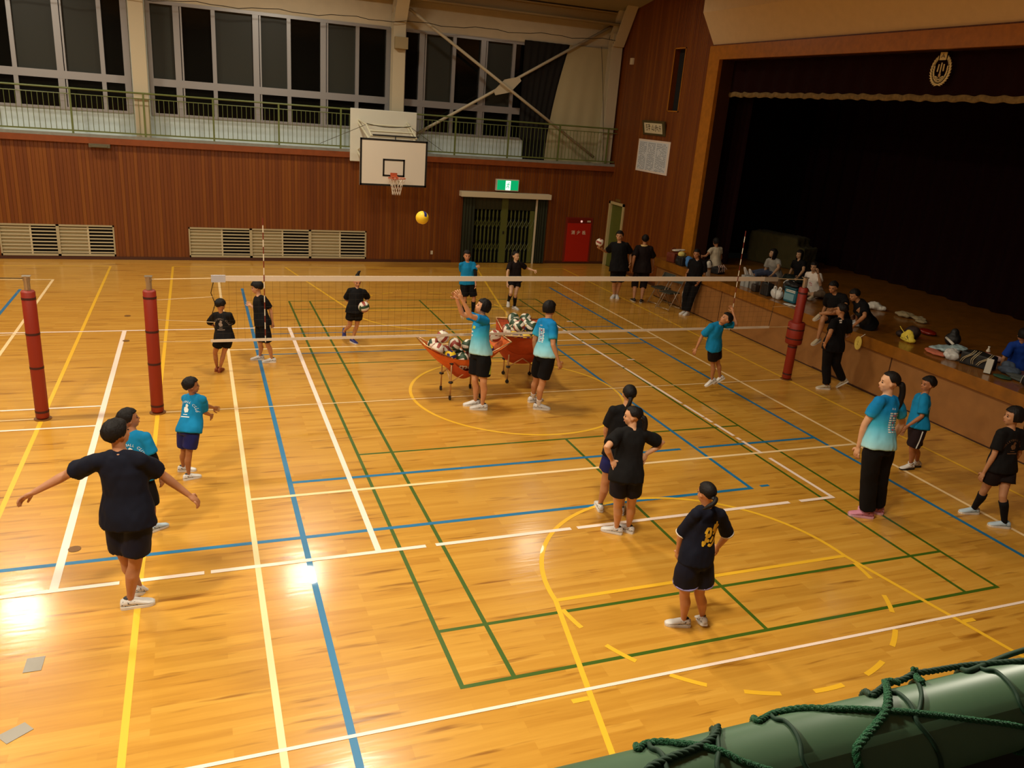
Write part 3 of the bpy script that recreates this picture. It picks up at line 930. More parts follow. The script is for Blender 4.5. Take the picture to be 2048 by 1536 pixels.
for s in (-1, 1):
    for k in range(13):
        a = -PI / 2 + s * (0.12 + k * 0.195)
        for rr, ln in ((0.262, 0.075), (0.215, 0.06), (0.165, 0.055)):
            if (rr < 0.2 and k > 3) or (rr < .25 and k > 9): continue
            cx, cz = rr * 0.86 * math.cos(a), rr * math.sin(a) * 1.08 - 0.02
            t = a + s * 0.9
            d = V((math.cos(t), math.sin(t), 0)); nn = V((-d.y, d.x, 0)); p = V((cx, cz, 0))
            q = [p - d * ln, p + nn * ln * 0.36, p + d * ln, p - nn * ln * 0.36]
            mb.add([(-0.012, -v.x, v.y) for v in q] + [(0.0, -v.x, v.y) for v in q], [(0, 1, 2, 3), (7, 6, 5, 4)] + [(i, i + 4, (i + 1) % 4 + 4, (i + 1) % 4) for i in range(4)])
mb.build('wreath', M_gold, em)
mb = MB()
for ln in ([(-0.065, 0.10), (-0.08, -0.05)], [(0, 0.13), (0, -0.09)], [(0.065, 0.10), (0.07, -0.04)]):
    vs, fs = stroke_shape([ln], 0.034); mb.add([(-0.012, -v.x, v.y + 0.0) for v in vs], fs); mb.add([(0.0, -v.x, v.y) for v in vs], fs)
mb.build('three_bars', M_gold, em)
mb = MB(); mb.box(-0.015, 0, -0.085, 0.085, 0.18, 0.335)
bx = mb.build('square_badge', M_gold, em)
mb = MB(); vs, fs = stroke_shape([[(0, 0.31), (0, 0.235)], [(-0.02, 0.27), (-0.05, 0.225)], [(0.02, 0.27), (0.05, 0.225)]], 0.022); mb.add([(-0.018, -v.x, v.y) for v in vs], fs)
mb.build('badge_mark', mat('emblem_dark', (70, 48, 20), 0.7), bx)
mb = MB(); mb.ell((-0.008, 0, -0.115), 0.012, 0.03, 0.045); mb.build('bud', mat('emblem_pink', (190, 160, 110), 0.6), em)

# ================================================================== VOLLEYBALL POSTS AND NET
M_pad = mat('post_pad_red', (140, 34, 10), 0.55, bump=0.05, bscale=40)
M_strap = mat('pad_strap', (60, 14, 8), 0.6)
M_chrome = mat('post_metal', (190, 178, 160), 0.3, 0.8)
def vpost(x, label, winch=False, wire_side=1):
    t = thing('volleyball_post', label, 'post', (x, 0, 0), 0, 'padded volleyball posts')
    mb = MB(); mb.cyl((0, 0, 0), (0, 0, 1.93), 0.038, 16); mb.cyl((0, 0, 1.93), (0, 0, 1.99), 0.045, 16); mb.build('pole', M_chrome, t, False)
    mb = MB(); mb.tube([(0, 0, 0.02), (0, 0, 0.04), (0, 0, 1.78), (0, 0, 1.8)], [0.072, 0.085, 0.085, 0.074], 20); mb.build('pad', M_pad, t, True)
    for z in ((0.12, 0.75, 1.22, 1.7) if not winch else (0.12, 0.66, 1.7)):
        mb = MB(); mb.cyl((0, 0, z - 0.015), (0, 0, z + 0.015), 0.0875, 20); mb.build('strap', M_strap, t)
    mb = MB(); mb.box(-0.012, 0.012, -0.06, -0.05, 1.82, 2.0); mb.box(-0.05, 0.05, -0.05, 0.05, 1.985, 1.995); mb.build('pulley', M_chrome, t)
    mb = MB(); mb.cyl((0, 0, 0), (0, 0, 0.012), 0.11, 20); mb.build('floor_collar', mat('collar_brown', (120, 74, 30), 0.5), t)
    if winch:
        mb = MB(); mb.tube([(0, 0, 0.72), (0, 0, 0.74), (0, 0, 1.12), (0, 0, 1.14)], [0.14, 0.155, 0.155, 0.14], 20)
        wp = mb.build('winch_pad', M_pad, t, True)
        for z in (0.83, 1.01):
            mb = MB(); mb.cyl((0, 0, z - 0.012), (0, 0, z + 0.012), 0.158, 20); mb.build('strap', M_strap, wp)
    return t
vpost(-5.57, 'red padded volleyball post at the left end of the net')
vpost(5.57, 'red padded volleyball post by the stage with thick winch pad', True)
vpost(-7.02, 'leftmost red padded volleyball post, belonging to the next court')
NX0, NX1 = -4.76, 4.94
M_tape = mat('net_tape_white', (228, 212, 190), 0.7)
M_cord = mat('net_cord_dark', (44, 36, 20), 0.8)
nt_ = thing('volleyball_net', 'long volleyball net with white top tape stretched between red posts', 'net', (0, 0, 1.0))
def npart(name, mb, m, parent=None):
    o = mb.build(name, m, parent or nt_)
    if parent is None: o.location = -nt_.location
    return o
mb = MB(); mb.box(NX0, NX1, -0.008, 0.008, 1.925, 2.0); npart('top_tape', mb, M_tape)
mb = MB(); mb.box(NX0 - 0.05, NX1, -0.006, 0.006, 1.035, 1.075); npart('bottom_tape', mb, M_tape)
mb = MB()
for i in range(98):
    x = NX0 + 0.02 + i * 0.0997
    mb.tube([(x, 0, 1.07), (x, 0, 1.93)], 0.0011, 3)
for k in range(1, 9):
    mb.tube([(NX0, 0, 1.07 + k * 0.0955), (NX1, 0, 1.07 + k * 0.0955)], 0.0011, 3)
npart('mesh', mb, M_cord)
mb = MB(); mb.box(NX0 - 0.01, NX0 + 0.18, -0.011, 0.011, 1.91, 2.01); npart('tape_label', mb, mat('label_greyblue', (190, 190, 198), 0.6))
mb = MB(); mb.box(NX1 - 0.3, NX1, -0.011, 0.011, 1.92, 2.0); npart('tape_label', mb, mat('label_grey', (176, 164, 146), 0.6))
mb = MB()
mb.cyl((-5.53, 0, 1.95), (NX0, 0, 1.965), 0.007, 5); mb.cyl((NX1, 0, 1.97), (5.55, 0, 1.95), 0.007, 5)
mb.cyl((-5.5, 0, 1.06), (NX0 - 0.05, 0, 1.055), 0.005, 5); mb.cyl((NX1, 0, 1.055), (5.45, 0, 1.05), 0.006, 5)
mb.cyl((-5.5, 0, 1.66), (NX0, 0, 1.70), 0.005, 5); mb.cyl((-5.5, 0, 1.38), (NX0 + 0.02, 0, 1.33), 0.004, 5); mb.cyl((NX1, 0, 1.44), (5.48, 0, 1.46), 0.004, 5)
npart('tension_cord', mb, mat('cord_cream', (222, 196, 150), 0.7))
mb = MB(); mb.tube([(NX0 + 0.02, 0, 1.92), (NX0 - 0.02, 0.03, 1.75), (NX0 + 0.03, 0, 1.6), (NX0 - 0.03, 0.02, 1.4), (NX0 + 0.02, 0, 1.2), (NX0, 0, 1.06)], 0.006, 5)
mb.tube([(NX1, 0, 1.92), (NX1 + 0.02, 0, 1.5), (NX1 - 0.01, 0, 1.06)], 0.004, 5); npart('side_cord', mb, M_black)
for x in (-4.06, 4.05):
    mb = MB()
    for k in range(18):
        mb.m(k % 2).cyl((x, -0.015, 1.02 + k * 0.1), (x, -0.015, 1.12 + k * 0.1), 0.007, 8)
    npart('antenna', mb, [mat('antenna_white', (232, 220, 196), 0.5), mat('antenna_red', (120, 40, 26), 0.5)])
    mb = MB(); mb.box(x - 0.025, x + 0.025, -0.012, 0.012, 1.06, 1.95); npart('side_tape', mb, M_tape) if x < -9 else None
nl = thing('net_tie_line', 'cord of the next court net tied to the leftmost post', 'cord', (-7.1, 0, 1.96))
mb = MB(); mb.cyl((0.05, 0, 0), (-1.9, 0, 0.03), 0.006, 5); mb.build('cord', M_cord, nl)
mb = MB(); mb.cyl((0.02, 0, -0.75), (-1.9, 0, -0.8), 0.005, 5); mb.build('lower_cord', mat('cord_cream', (222, 196, 150)), nl)

# ================================================================== FLOOR ODDMENTS
mb = MB(); mb.prism([(-6.36, -5.63), (-6.23, -5.63), (-6.225, -5.45), (-6.355, -5.45)], 0.0, 0.004)
tag(mb.build('tape_patch', mat('grey_tape', (150, 142, 130), 0.45)), 'square grey tape patch on the floor at lower left', 'tape')
mb = MB(); mb.prism([(-6.41, -6.32), (-6.33, -6.42), (-6.18, -6.31), (-6.25, -6.22)], 0.0, 0.004)
tag(mb.build('tape_patch', mat('grey_tape', (150, 142, 130))), 'slanted grey tape patch nearest the lower left picture corner', 'tape')
for (x, y, lab) in ((-6.32, 5.57, 'farthest small round floor socket cover left of the net'), (-6.23, 3.76, 'small round floor socket cover just beyond the left white line'), (-6.21, -3.73, 'small round floor socket cover beside the man with spread arms')):
    mb = MB(); mb.cyl((x, y, 0), (x, y, 0.005), 0.06, 18); origin_to(tag(mb.build('floor_socket_cover', mat('socket_brown', (112, 74, 26), 0.5)), lab, 'socket cover', 'floor socket covers'), (x, y, 0))

# ================================================================== HANDRAIL IN THE FOREGROUND
hr = thing('handrail', 'thick green pipe handrail crossing the lower right corner', 'handrail', (-4.3, -11.489, 4.09))
mb = MB(); mb.cyl((-4.6, 0, 0), (11.5, 0, 0), 0.0305, 32)
mb.build('pipe', mat('handrail_green', (72, 100, 74), 0.4, var=0.08, scale=20), hr, True)
mb = MB()
for k in range(8):
    mb.cyl((-2.0 + k * 1.9 + 1.0, 0, -0.98), (-2.0 + k * 1.9 + 1.0, 0, -0.02), 0.02, 12)
mb.build('upright', mat('handrail_green', (72, 100, 74)), hr, True)
# ================================================================== SAFETY NET ROPES_AND_SHADOWS ON THE HANDRAIL, WITH THEIR SHADOW BANDS
ROPES_AND_SHADOWS = {'a': (0.0022, [(-4.6502, -11.4745, 4.1188), (-4.639, -11.4674, 4.1139), (-4.6308, -11.472, 4.1174), (-4.6228, -11.4797, 4.1209), (-4.6112, -11.487, 4.1222), (-4.5999, -11.4949, 4.1217), (-4.5913, -11.5024, 4.1193), (-4.5798, -11.5082, 4.1159), (-4.5689, -11.5129, 4.1117)]), 'b': (0.0024, [(-4.6562, -11.4955, 4.1218), (-4.6377, -11.4905, 4.1224), (-4.622, -11.4884, 4.1224), (-4.607, -11.4857, 4.1223), (-4.5952, -11.4797, 4.1211), (-4.5851, -11.469, 4.1155)]), 'b2': (0.0022, [(-4.5844, -11.4682, 4.1146), (-4.5914, -11.4736, 4.1184), (-4.5978, -11.4799, 4.1209)]), 'c': (0.0022, [(-4.5572, -11.4749, 4.119), (-4.5334, -11.4652, 4.112), (-4.5165, -11.4711, 4.1169), (-4.5025, -11.4806, 4.1211), (-4.4825, -11.4881, 4.1222), (-4.4645, -11.4942, 4.1218), (-4.4423, -11.5006, 4.1201), (-4.4105, -11.509, 4.1153), (-4.3499, -11.5195, 4.1006)]), 'd': (0.0028, [(-4.5045, -11.5202, 4.0999), (-4.5054, -11.5123, 4.113), (-4.4954, -11.5075, 4.117), (-4.4788, -11.5012, 4.1204), (-4.4658, -11.4949, 4.1222), (-4.4525, -11.4839, 4.1223), (-4.4318, -11.4628, 4.1145)]), 'd2': (0.0022, [(-4.4318, -11.4628, 4.1145), (-4.4272, -11.4629, 4.1144), (-4.4199, -11.4648, 4.1124)]), 'e': (0.0023, [(-4.4585, -11.4762, 4.1197), (-4.4301, -11.4641, 4.1132), (-4.4147, -11.4637, 4.1136), (-4.4028, -11.4623, 4.115), (-4.383, -11.4629, 4.1144), (-4.347, -11.4641, 4.1131), (-4.3066, -11.4796, 4.1209)]), 'e2': (0.0028, [(-4.4009, -11.4596, 4.118), (-4.4029, -11.4631, 4.1142), (-4.411, -11.4759, 4.12)]), 'f': (0.0022, [(-4.3611, -11.4746, 4.1189), (-4.3238, -11.465, 4.1122), (-4.303, -11.4636, 4.1137), (-4.2823, -11.4628, 4.1145)]), 'g1': (0.0016, [(-4.545, -11.4768, 4.1193), (-4.5415, -11.4823, 4.1211), (-4.5417, -11.4914, 4.1217), (-4.5437, -11.5007, 4.1196), (-4.5473, -11.5096, 4.1142)]), 'g2': (0.0016, [(-4.4433, -11.4757, 4.1189), (-4.44, -11.4812, 4.1208), (-4.4409, -11.4899, 4.1218), (-4.4428, -11.4981, 4.1204), (-4.446, -11.5049, 4.1175)]), 'g3': (0.0016, [(-4.4079, -11.4694, 4.115), (-4.4235, -11.4863, 4.1217), (-4.435, -11.4963, 4.1209), (-4.446, -11.5049, 4.1175)]), 'g4': (0.0016, [(-4.3489, -11.4776, 4.1197), (-4.3442, -11.483, 4.1212), (-4.3459, -11.4936, 4.1214), (-4.3475, -11.5031, 4.1185), (-4.3494, -11.5107, 4.1132)]), 'g5': (0.0018, [(-4.594, -11.4794, 4.1205), (-4.6018, -11.4925, 4.1218), (-4.6093, -11.5036, 4.1184)]), 'g6': (0.0018, [(-4.6419, -11.4766, 4.1194), (-4.6397, -11.482, 4.1212), (-4.6399, -11.4894, 4.1219), (-4.6424, -11.4982, 4.1206)])}  # g bands are the cords' shadows on the pipe, modelled as thin dark strands
sn = thing('safety_net', 'loose green rope net lashed around the foreground handrail', 'net', (-4.3, -11.489, 4.09))
M_rope = mat('green_rope', (14, 92, 50), 0.6, bump=0.6, bscale=900)
M_rope_and_shadow = mat('dark_green_rope_and_shadow', (12, 50, 28), 0.7)
def smooth_path(pts, k=8):
    pts = [V(p) for p in pts]; out = []
    for i in range(len(pts) - 1):
        p0, p1, p2, p3 = pts[max(i - 1, 0)], pts[i], pts[i + 1], pts[min(i + 2, len(pts) - 1)]
        for j in range(k):
            t = j / k
            out.append(0.5 * ((2 * p1) + (p2 - p0) * t + (2 * p0 - 5 * p1 + 4 * p2 - p3) * t * t + (3 * p1 - p0 - 3 * p2 + p3) * t ** 3))
    out.append(pts[-1]); return out
def wrap_end(p, sgn, n=4):
    # carry the rope on round the pipe
    y, z = p[1] + 11.489, p[2] - 4.09
    a = math.atan2(z, y); q = math.hypot(y, z)
    if a < 0: a += 2 * PI
    return [(p[0] + .006 * i, -11.489 + q * math.cos(a + sgn * .42 * i), 4.09 + q * math.sin(a + sgn * .42 * i)) for i in range(1, n + 1)]
for nm, (r, pts) in ROPES_AND_SHADOWS.items():
    if nm in ('a', 'c') or nm[0] == 'g': pts = pts + wrap_end(pts[-1], 1)
    if nm in ('a', 'c', 'e', 'f') or nm[0] == 'g': pts = list(reversed(wrap_end(pts[0], -1))) + pts
    if nm in ('b', 'd'): pts = list(reversed(wrap_end(pts[0], 1))) + pts
    pp = smooth_path(pts)
    mb = MB()
    thick = nm in ('c', 'd', 'd2', 'a', 'b', 'e', 'e2')
    if thick:                                       # three strands twisted together
        ln = 0.0
        for sct in range(3):
            q = []; ln = 0.0
            for i, p in enumerate(smooth_path(pts, 22)):
                if i: ln += (p - prev).length
                prev = p
                t = (pp[min(int(i / 22 * 8) + 1, len(pp) - 1)] - pp[min(int(i / 22 * 8), len(pp) - 2)]).normalized()
                a = t.orthogonal().normalized(); b = t.cross(a)
                an = ln / 0.014 * 2 * PI + sct * 2 * PI / 3
                q.append(p + (a * math.cos(an) + b * math.sin(an)) * r * 0.5)
            mb.tube(q, r * 0.62, 6)
    else:
        mb.tube(pp, r, 6)
    o = mb.build('rope', M_rope if nm in ('c', 'd', 'd2', 'a', 'e2') else M_rope_and_shadow, sn, True); o.location = -sn.location  # the g shadow bands are built like ropes too
mb = MB(); mb.box(-4.6 + 4.3, 11.6, 0.0325, 0.045, -0.94, -0.004)
mb.build('bounce_block_board', mat('dark_board', (30, 24, 10), 0.8), hr)  # board added to keep floor bounce light off the pipe's underside

# ================================================================== BALLS
M_bw = mat('ball_white', (226, 214, 194), 0.5); M_bg = mat('ball_green', (40, 66, 40), 0.5); M_brd = mat('ball_red', (150, 60, 46), 0.5)
M_by = mat('ball_yellow', (232, 190, 30), 0.5); M_bb = mat('ball_blue', (26, 34, 104), 0.5)
def ball_mesh(kind):
    mb = MB(); R = 0.105; N = 12
    for ax in range(3):
        for sg in (-1, 1):
            for i in range(N):
                for j in range(N):
                    q = []
                    for a, b in ((i, j), (i + 1, j), (i + 1, j + 1), (i, j + 1)):
                        u = math.tan((2 * a / N - 1) * PI / 4); v = math.tan((2 * b / N - 1) * PI / 4)
                        p = [0, 0, 0]; p[ax] = sg; p[(ax + 1) % 3] = u; p[(ax + 2) % 3] = v
                        edge = min(abs(a - k) for k in (0, 4, 8, 12))
                        q.append(V(p).normalized() * R)
                    if sg < 0: q.reverse()
                    st = i // 4
                    if kind == 'tri': mi = (1, 0, 2)[st] if ax != 1 else (0, 2, 0)[st]
                    elif kind == 'green': mi = (1, 0, 1)[st]
                    elif kind == 'red': mi = (0, 2, 0)[st]
                    elif kind == 'yel': mi = 1 if (ax == 2 and st == 1) else 0
                    else: mi = (0 if (ax + (sg > 0)) % 2 else 1) if st != 1 else ((ax + (sg > 0)) % 2)
                    mb.m(mi).add(q, [(0, 1, 2, 3)])
    me = mb.mesh('volleyball')
    bm = bmesh.new(); bm.from_mesh(me); bmesh.ops.remove_doubles(bm, verts=bm.verts, dist=1e-5); bm.to_mesh(me); bm.free()
    me.polygons.foreach_set('use_smooth', [True] * len(me.polygons))
    for m_ in ((M_by, M_bb) if kind in ('mik', 'yel') else (M_bw, M_bg, M_brd)): me.materials.append(m_)
    return me
BALL = {k: ball_mesh(k) for k in ('tri', 'green', 'red', 'mik', 'yel')}
def ball(kind, loc, label, group=None, rot=None, sc=1.0):
    o = bpy.data.objects.new('volleyball', BALL[kind]); COL.objects.link(o)
    o.location = loc
    o.rotation_euler = rot or [random.uniform(0, 6.28) for _ in range(3)]
    o.scale = (sc,) * 3
    return tag(o, label, 'ball', group)
ball('yel', (-1.51, 1.0, 2.75), 'yellow ball flying high in front of the far board wall', rot=(0.5, 0.3, 0.2))

# ================================================================== BALL CARTS
M_sling = mat('sling_orange', (218, 104, 34), 0.7, var=0.12, scale=10)
M_sling2 = mat('sling_deep_orange', (182, 70, 22), 0.75, var=0.12, scale=10)
M_tubeL = mat('cart_tube', (200, 160, 110), 0.35, 0.5)
M_joint = mat('cart_joint', (30, 22, 14), 0.6)
def cart(loc, rz, label, cloth, text, hl=0.72, hw=0.34, legx=0.26, legy=0.24):
    t = thing('ball_cart', label, 'ball cart', loc, rz)
    def surf(u, v):
        s = (u * 2 - 1); w = (v * 2 - 1)
        zr = 0.70 + 0.25 * abs(s) ** 2.2; zc = 0.40 + 0.53 * abs(s) ** 1.8
        z = zc + (zr - zc) * abs(w) ** 2.2
        return (s * hl, w * hw * (1 - 0.12 * abs(s)), z)
    mb = MB(); mb.grid(surf, 28, 14); mb.grid(lambda u, v: (surf(u, v)[0], surf(u, v)[1], surf(u, v)[2] - 0.008), 28, 14)
    sl = mb.build('sling', cloth, t, True)
    mb = MB()
    def pocket(u, v):
        s = (u * 2 - 1); w = (v * 2 - 1)
        return (s * 0.30, w * hw * 0.86, 0.30 + 0.25 * abs(s) ** 2 + 0.2 * abs(w) ** 3)
    mb.grid(pocket, 14, 10); mb.grid(lambda u, v: (pocket(u, v)[0], pocket(u, v)[1], pocket(u, v)[2] - 0.006), 14, 10)
    mb.build('lower_sling', M_sling2, t, True)
    for s in (-1, 1):
        mb = MB(); mb.cyl((s * hl, -hw * 0.9, 0.955), (s * hl, hw * 0.9, 0.955), 0.014, 8); mb.build('end_bar', M_tubeL, t, True)
        for w in (-1, 1):
            mb = MB(); mb.cyl((s * legx, w * legy, 0.05), (s * legx, w * legy, 0.72), 0.013, 10)
            lg = mb.build('leg', M_tubeL, t, True)
            mb = MB(); mb.cyl((s * legx - 0.013, w * legy, 0.032), (s * legx + 0.013, w * legy, 0.032), 0.032, 14); mb.box(s * legx - 0.018, s * legx + 0.018, w * legy - 0.012, w * legy + 0.012, 0.03, 0.075)
            mb.build('castor', M_joint, lg)
            for z in (0.30, 0.62):
                mb = MB(); mb.ell((s * legx, w * legy, z), 0.04, 0.04, 0.022); mb.build('joint', M_joint, lg, True)
            mb = MB(); mb.cyl((s * legx, w * legy, 0.70), (s * hl, w * hw * 0.88, 0.955), 0.011, 8); mb.build('corner_strut', M_tubeL, t, True)
    for w in (-1, 1):
        mb = MB(); mb.cyl((-legx, w * legy, 0.30), (legx, w * legy, 0.62), 0.009, 8); mb.cyl((-legx, w * legy, 0.62), (legx, w * legy, 0.30), 0.009, 8); mb.build('cross_bars', M_tubeL, t, True)
    for s in (-1, 1):
        mb = MB(); mb.cyl((s * legx, -legy, 0.30), (s * legx, legy, 0.62), 0.009, 8); mb.cyl((s * legx, -legy, 0.62), (s * legx, legy, 0.30), 0.009, 8); mb.build('cross_bars', M_tubeL, t, True)
    if text:
        sh = text_shape('molten', 0.19, 0.004)
        mb = MB()
        vs, fs = sh
        out = []
        for v in vs:
            x = v.x + 0.13
            u = (x / hl + 1) / 2
            # lies on the outer face of the near sling wall, just below its rim
            vv = max(0.0, min(0.45, (0.135 - v.y) * 0.9))
            p = surf(u, vv)
            q = surf(u, vv + 0.02)
            tz = V(q) - V(p); n = V((0, tz.z, -tz.y)).normalized()
            if n.y > 0: n = -n
            out.append(V(p) + V((0, 0, -0.008)) + n * 0.006)
        mb.add(out, fs)
        mb.build('lettering', mat('letter_white', (236, 224, 208), 0.6), sl)
    return t
C1, C2 = (-0.98, 0.12), (0.285, 0.72)
cart((*C1, 0), math.radians(2), 'long orange sling ball cart with white lettering, left of the woman with raised arms', M_sling, True)
cart((*C2, 0), math.radians(78), 'orange sling ball cart seen end on, behind the two women in blue shirts', M_sling2, False, 0.60, 0.44, 0.24, 0.24)
G1, G2 = 'volleyballs in the left ball cart', 'volleyballs in the right ball cart'
def pile(c, rz, hl, spots, labs, grp, seq):
    R_ = Matrix.Rotation(rz, 3, 'Z')
    for i, (x, y, z) in enumerate(spots):
        p = R_ @ V((x, y, 0)) + V((c[0], c[1], z + (.035 if hl > .65 else .05 + (.03 if abs(x) > .35 else 0))))
        k = seq[i % len(seq)]
        ball(k, p, labs[k], grp)
sp = [(-0.46, -0.10, 0.79), (-0.25, -0.11, 0.66), (-0.03, -0.10, 0.61), (0.19, -0.11, 0.63), (0.40, -0.10, 0.74), (-0.46, 0.11, 0.80), (-0.25, 0.11, 0.68), (-0.03, 0.115, 0.62), (0.19, 0.105, 0.64), (0.40, 0.11, 0.75),
      (-0.35, 0.0, 0.96), (-0.14, 0.0, 0.83), (0.085, 0.0, 0.80), (0.28, 0.0, 0.90), (0.55, 0.0, 0.94)]
pile(C1, math.radians(2), 0.72, sp, dict(tri='green white and red ball lying in the long lettered ball cart', green='dark green and white ball lying in the long lettered ball cart', red='red and white ball lying in the long lettered ball cart', mik='yellow and blue ball lying in the long lettered ball cart'), G1,
     ['red', 'mik', 'green', 'green', 'mik', 'tri', 'tri', 'green', 'tri', 'red', 'red', 'tri', 'green', 'green', 'red', 'red'])
sp = [(-0.40, -0.21, 0.80), (-0.40, 0.0, 0.77), (-0.40, 0.21, 0.80), (-0.18, -0.215, 0.73), (-0.18, 0.0, 0.65), (-0.18, 0.215, 0.73), (0.04, -0.21, 0.70), (0.04, 0, 0.60), (0.04, 0.21, 0.70), (0.26, -0.21, 0.78), (0.26, 0, 0.68), (0.26, 0.21, 0.78),
      (-0.28, -0.11, 0.99), (-0.28, 0.11, 0.99), (-0.06, -0.11, 0.89), (-0.06, 0.11, 0.89), (0.15, -0.11, 0.92), (0.15, 0.11, 0.92), (0.37, -0.11, 0.93), (0.37, 0.11, 0.93)]
pile(C2, math.radians(78), 0.60, sp, dict(tri='green white and red ball heaped in the end-on ball cart', green='dark green and white ball heaped in the end-on ball cart', red='red and white ball heaped in the end-on ball cart', mik='yellow and blue ball heaped in the end-on ball cart'), G2,
     ['mik', 'mik', 'mik', 'mik', 'tri', 'mik', 'tri', 'green', 'tri', 'tri', 'tri', 'tri', 'green', 'tri', 'mik', 'tri', 'tri', 'green', 'tri', 'green'])

# ================================================================== FOLDING CHAIRS
M_seat = mat('chair_seat_green', (44, 46, 34), 0.6)
M_cht = mat('chair_tube', (176, 160, 140), 0.3, 0.7)
def chair(loc, rz, label):
    t = thing('folding_chair', label, 'chair', loc, rz, 'folding chairs by the stage')
    for s in (-1, 1):
        mb = MB(); mb.cyl((0.24, s * 0.22, 0.012), (-0.22, s * 0.22, 0.80), 0.011, 10); mb.build('front_leg_frame', M_cht, t, True)
        mb = MB(); mb.cyl((-0.26, s * 0.20, 0.012), (0.08, s * 0.20, 0.46), 0.010, 10); mb.build('rear_leg', M_cht, t, True)
    mb = MB(); mb.cyl((0.22, -0.22, 0.05), (0.22, 0.22, 0.05), 0.009, 8); mb.build('front_bar', M_cht, t, True)
    mb = MB(); mb.cyl((-0.24, -0.2, 0.04), (-0.24, 0.2, 0.04), 0.009, 8); mb.build('rear_bar', M_cht, t, True)
    mb = MB(); mb.box(-0.15, 0.22, -0.195, 0.195, 0.43, 0.46); mb.build('seat', M_seat, t, bevel=0.012)
    mb = MB(); mb.obox((-0.195, 0, 0.74), 0.025, 0.43, 0.15, Matrix.Rotation(-0.5, 3, 'Y')); mb.build('backrest', M_seat, t, bevel=0.008)
    return t
chair((6.24, 5.50, 0), math.radians(195), 'grey tube folding chair nearest the standing man at the stage')
chair((6.30, 6.02, 0), math.radians(190), 'grey tube folding chair half hidden behind the nearer one')

# ================================================================== THINGS LYING ON THE STAGE
ZS = 1.05
def soft(name, label, cat, at, rz, blobs, m, wr=0.012, vox=0.016, group=None, parts=()):
    t = thing(name, label, cat, (*at, ZS), rz, group)
    mb = MB()
    for bl in blobs:
        x, y, z, a, b, c = bl[:6]
        if len(bl) > 6: mb.box(x - a, x + a, y - b, y + b, z - c, z + c)
        else: mb.ell((x, y, z), a, b, c)
    me = solid(mb, vox, 5); wrinkle_mesh(me, wr, 11)
    for v in me.vertices: v.co.z = max(v.co.z, 0.003)
    me.materials.clear()
    mesh_obj('body', me, m, t, True)
    return t
def handle(t, pts, r, m, name='handle'):
    mb = MB(); mb.tube(smooth_path(pts, 6), r, 6); return mb.build(name, m, t, True)
M_bag = mat('bag_black', (20, 17, 15), 0.6); M_bagr = mat('bag_rust', (112, 44, 18), 0.65); M_wc = mat('cloth_white', (214, 206, 190), 0.85)
M_yc = mat('cloth_yellow', (214, 196, 106), 0.85); M_bc = mat('cloth_blue', (66, 118, 176), 0.85); M_plw = mat('thin_plastic', (206, 204, 198), 0.35)
t = soft('sports_bag', 'rust red sports bag at the far end of the stage edge', 'bag', (6.86, 6.42), 0.3, [(0, 0, .12, .24, .13, .12, 'b'), (0, 0, .16, .22, .13, .12)], M_bagr)
handle(t, [(-.12, .12, .2), (-.05, .14, .32), (.08, .14, .32), (.12, .12, .2)], .012, M_bagr)
o = soft('towel', 'pale towel draped over the rust red sports bag', 'towel', (6.93, 6.45), 0.3, [(-.1, 0, .30, .14, .1, .025), (.1, .02, .295, .16, .1, .02)], M_wc, 0.006, 0.012)
for ob in o.children:
    pass
soft('folded_shirt', 'yellow cloth heaped beside the rust red sports bag', 'cloth', (6.72, 5.98), 0, [(0, 0, .28, .1, .09, .07), (.07, .03, .25, .09, .08, .06)], M_yc, 0.01)
soft('backpack', 'dark bag under the yellow and blue cloths at the far stage edge', 'bag', (6.80, 5.93), 0, [(0, 0, .11, .16, .15, .11, 'b'), (-.05, .1, .1, .15, .1, .1)], M_bag, 0.014)
soft('blue_shirt', 'blue cloth crumpled next to the man standing at the stage', 'cloth', (6.74, 5.60), 0.6, [(0, 0, .14, .13, .1, .13), (.05, .05, .22, .09, .08, .07)], M_bc, 0.012)
soft('white_bag', 'small white bag behind the man standing at the stage', 'bag', (7.3, 5.55), 0, [(0, 0, .1, .07, .07, .1), (.02, 0, .05, .08, .08, .05)], M_wc, 0.008)
t = soft('tote_bag', 'black bag with pale loops in front of the white shirted child', 'bag', (7.15, 4.92), 0.4, [(0, 0, .08, .15, .11, .08, 'b'), (0, 0, .1, .16, .1, .09)], M_bag, 0.012)
for k in range(4):
    handle(t, [(-.14 + k * .08, -.12, .05), (-.12 + k * .08, -.1, .16), (-.05 + k * .08, -.02, .2), (-.02 + k * .08, -.12, .1)], .012, mat('pale_loop', (176, 140, 122), 0.7), 'strap')
t = thing('carton', 'pale grey carton standing under the right end of the net', 'carton', (6.95, 3.44, ZS), 0.2)
mb = MB(); mb.box(-.1, .1, -.12, .12, 0, .26); mb.build('box', mat('carton_grey', (150, 150, 144), 0.7), t, bevel=0.004)
mb = MB(); mb.box(-.102, .102, -.02, .02, .0, .262); mb.build('tape_band', mat('carton_tape', (120, 120, 116), 0.5), t)
soft('clear_bag', 'grey clear plastic bag between the carton and the black tote', 'bag', (6.92, 3.12), 0, [(0, 0, .1, .09, .09, .1, 'b'), (.02, 0, .19, .06, .07, .06)], mat('clear_grey', (124, 122, 116), 0.3), 0.02)
t = soft('pouch', 'small dark pouch in front of the tall black tote', 'pouch', (6.80, 2.92), 0, [(0, 0, .08, .075, .07, .08, 'b')], mat('dark_brown_bag', (48, 38, 30), 0.6))
t = soft('tall_tote', 'tall black tote bag left of the white plastic bag', 'bag', (6.82, 2.55), 0, [(0, 0, .14, .085, .12, .14, 'b')], M_bag)
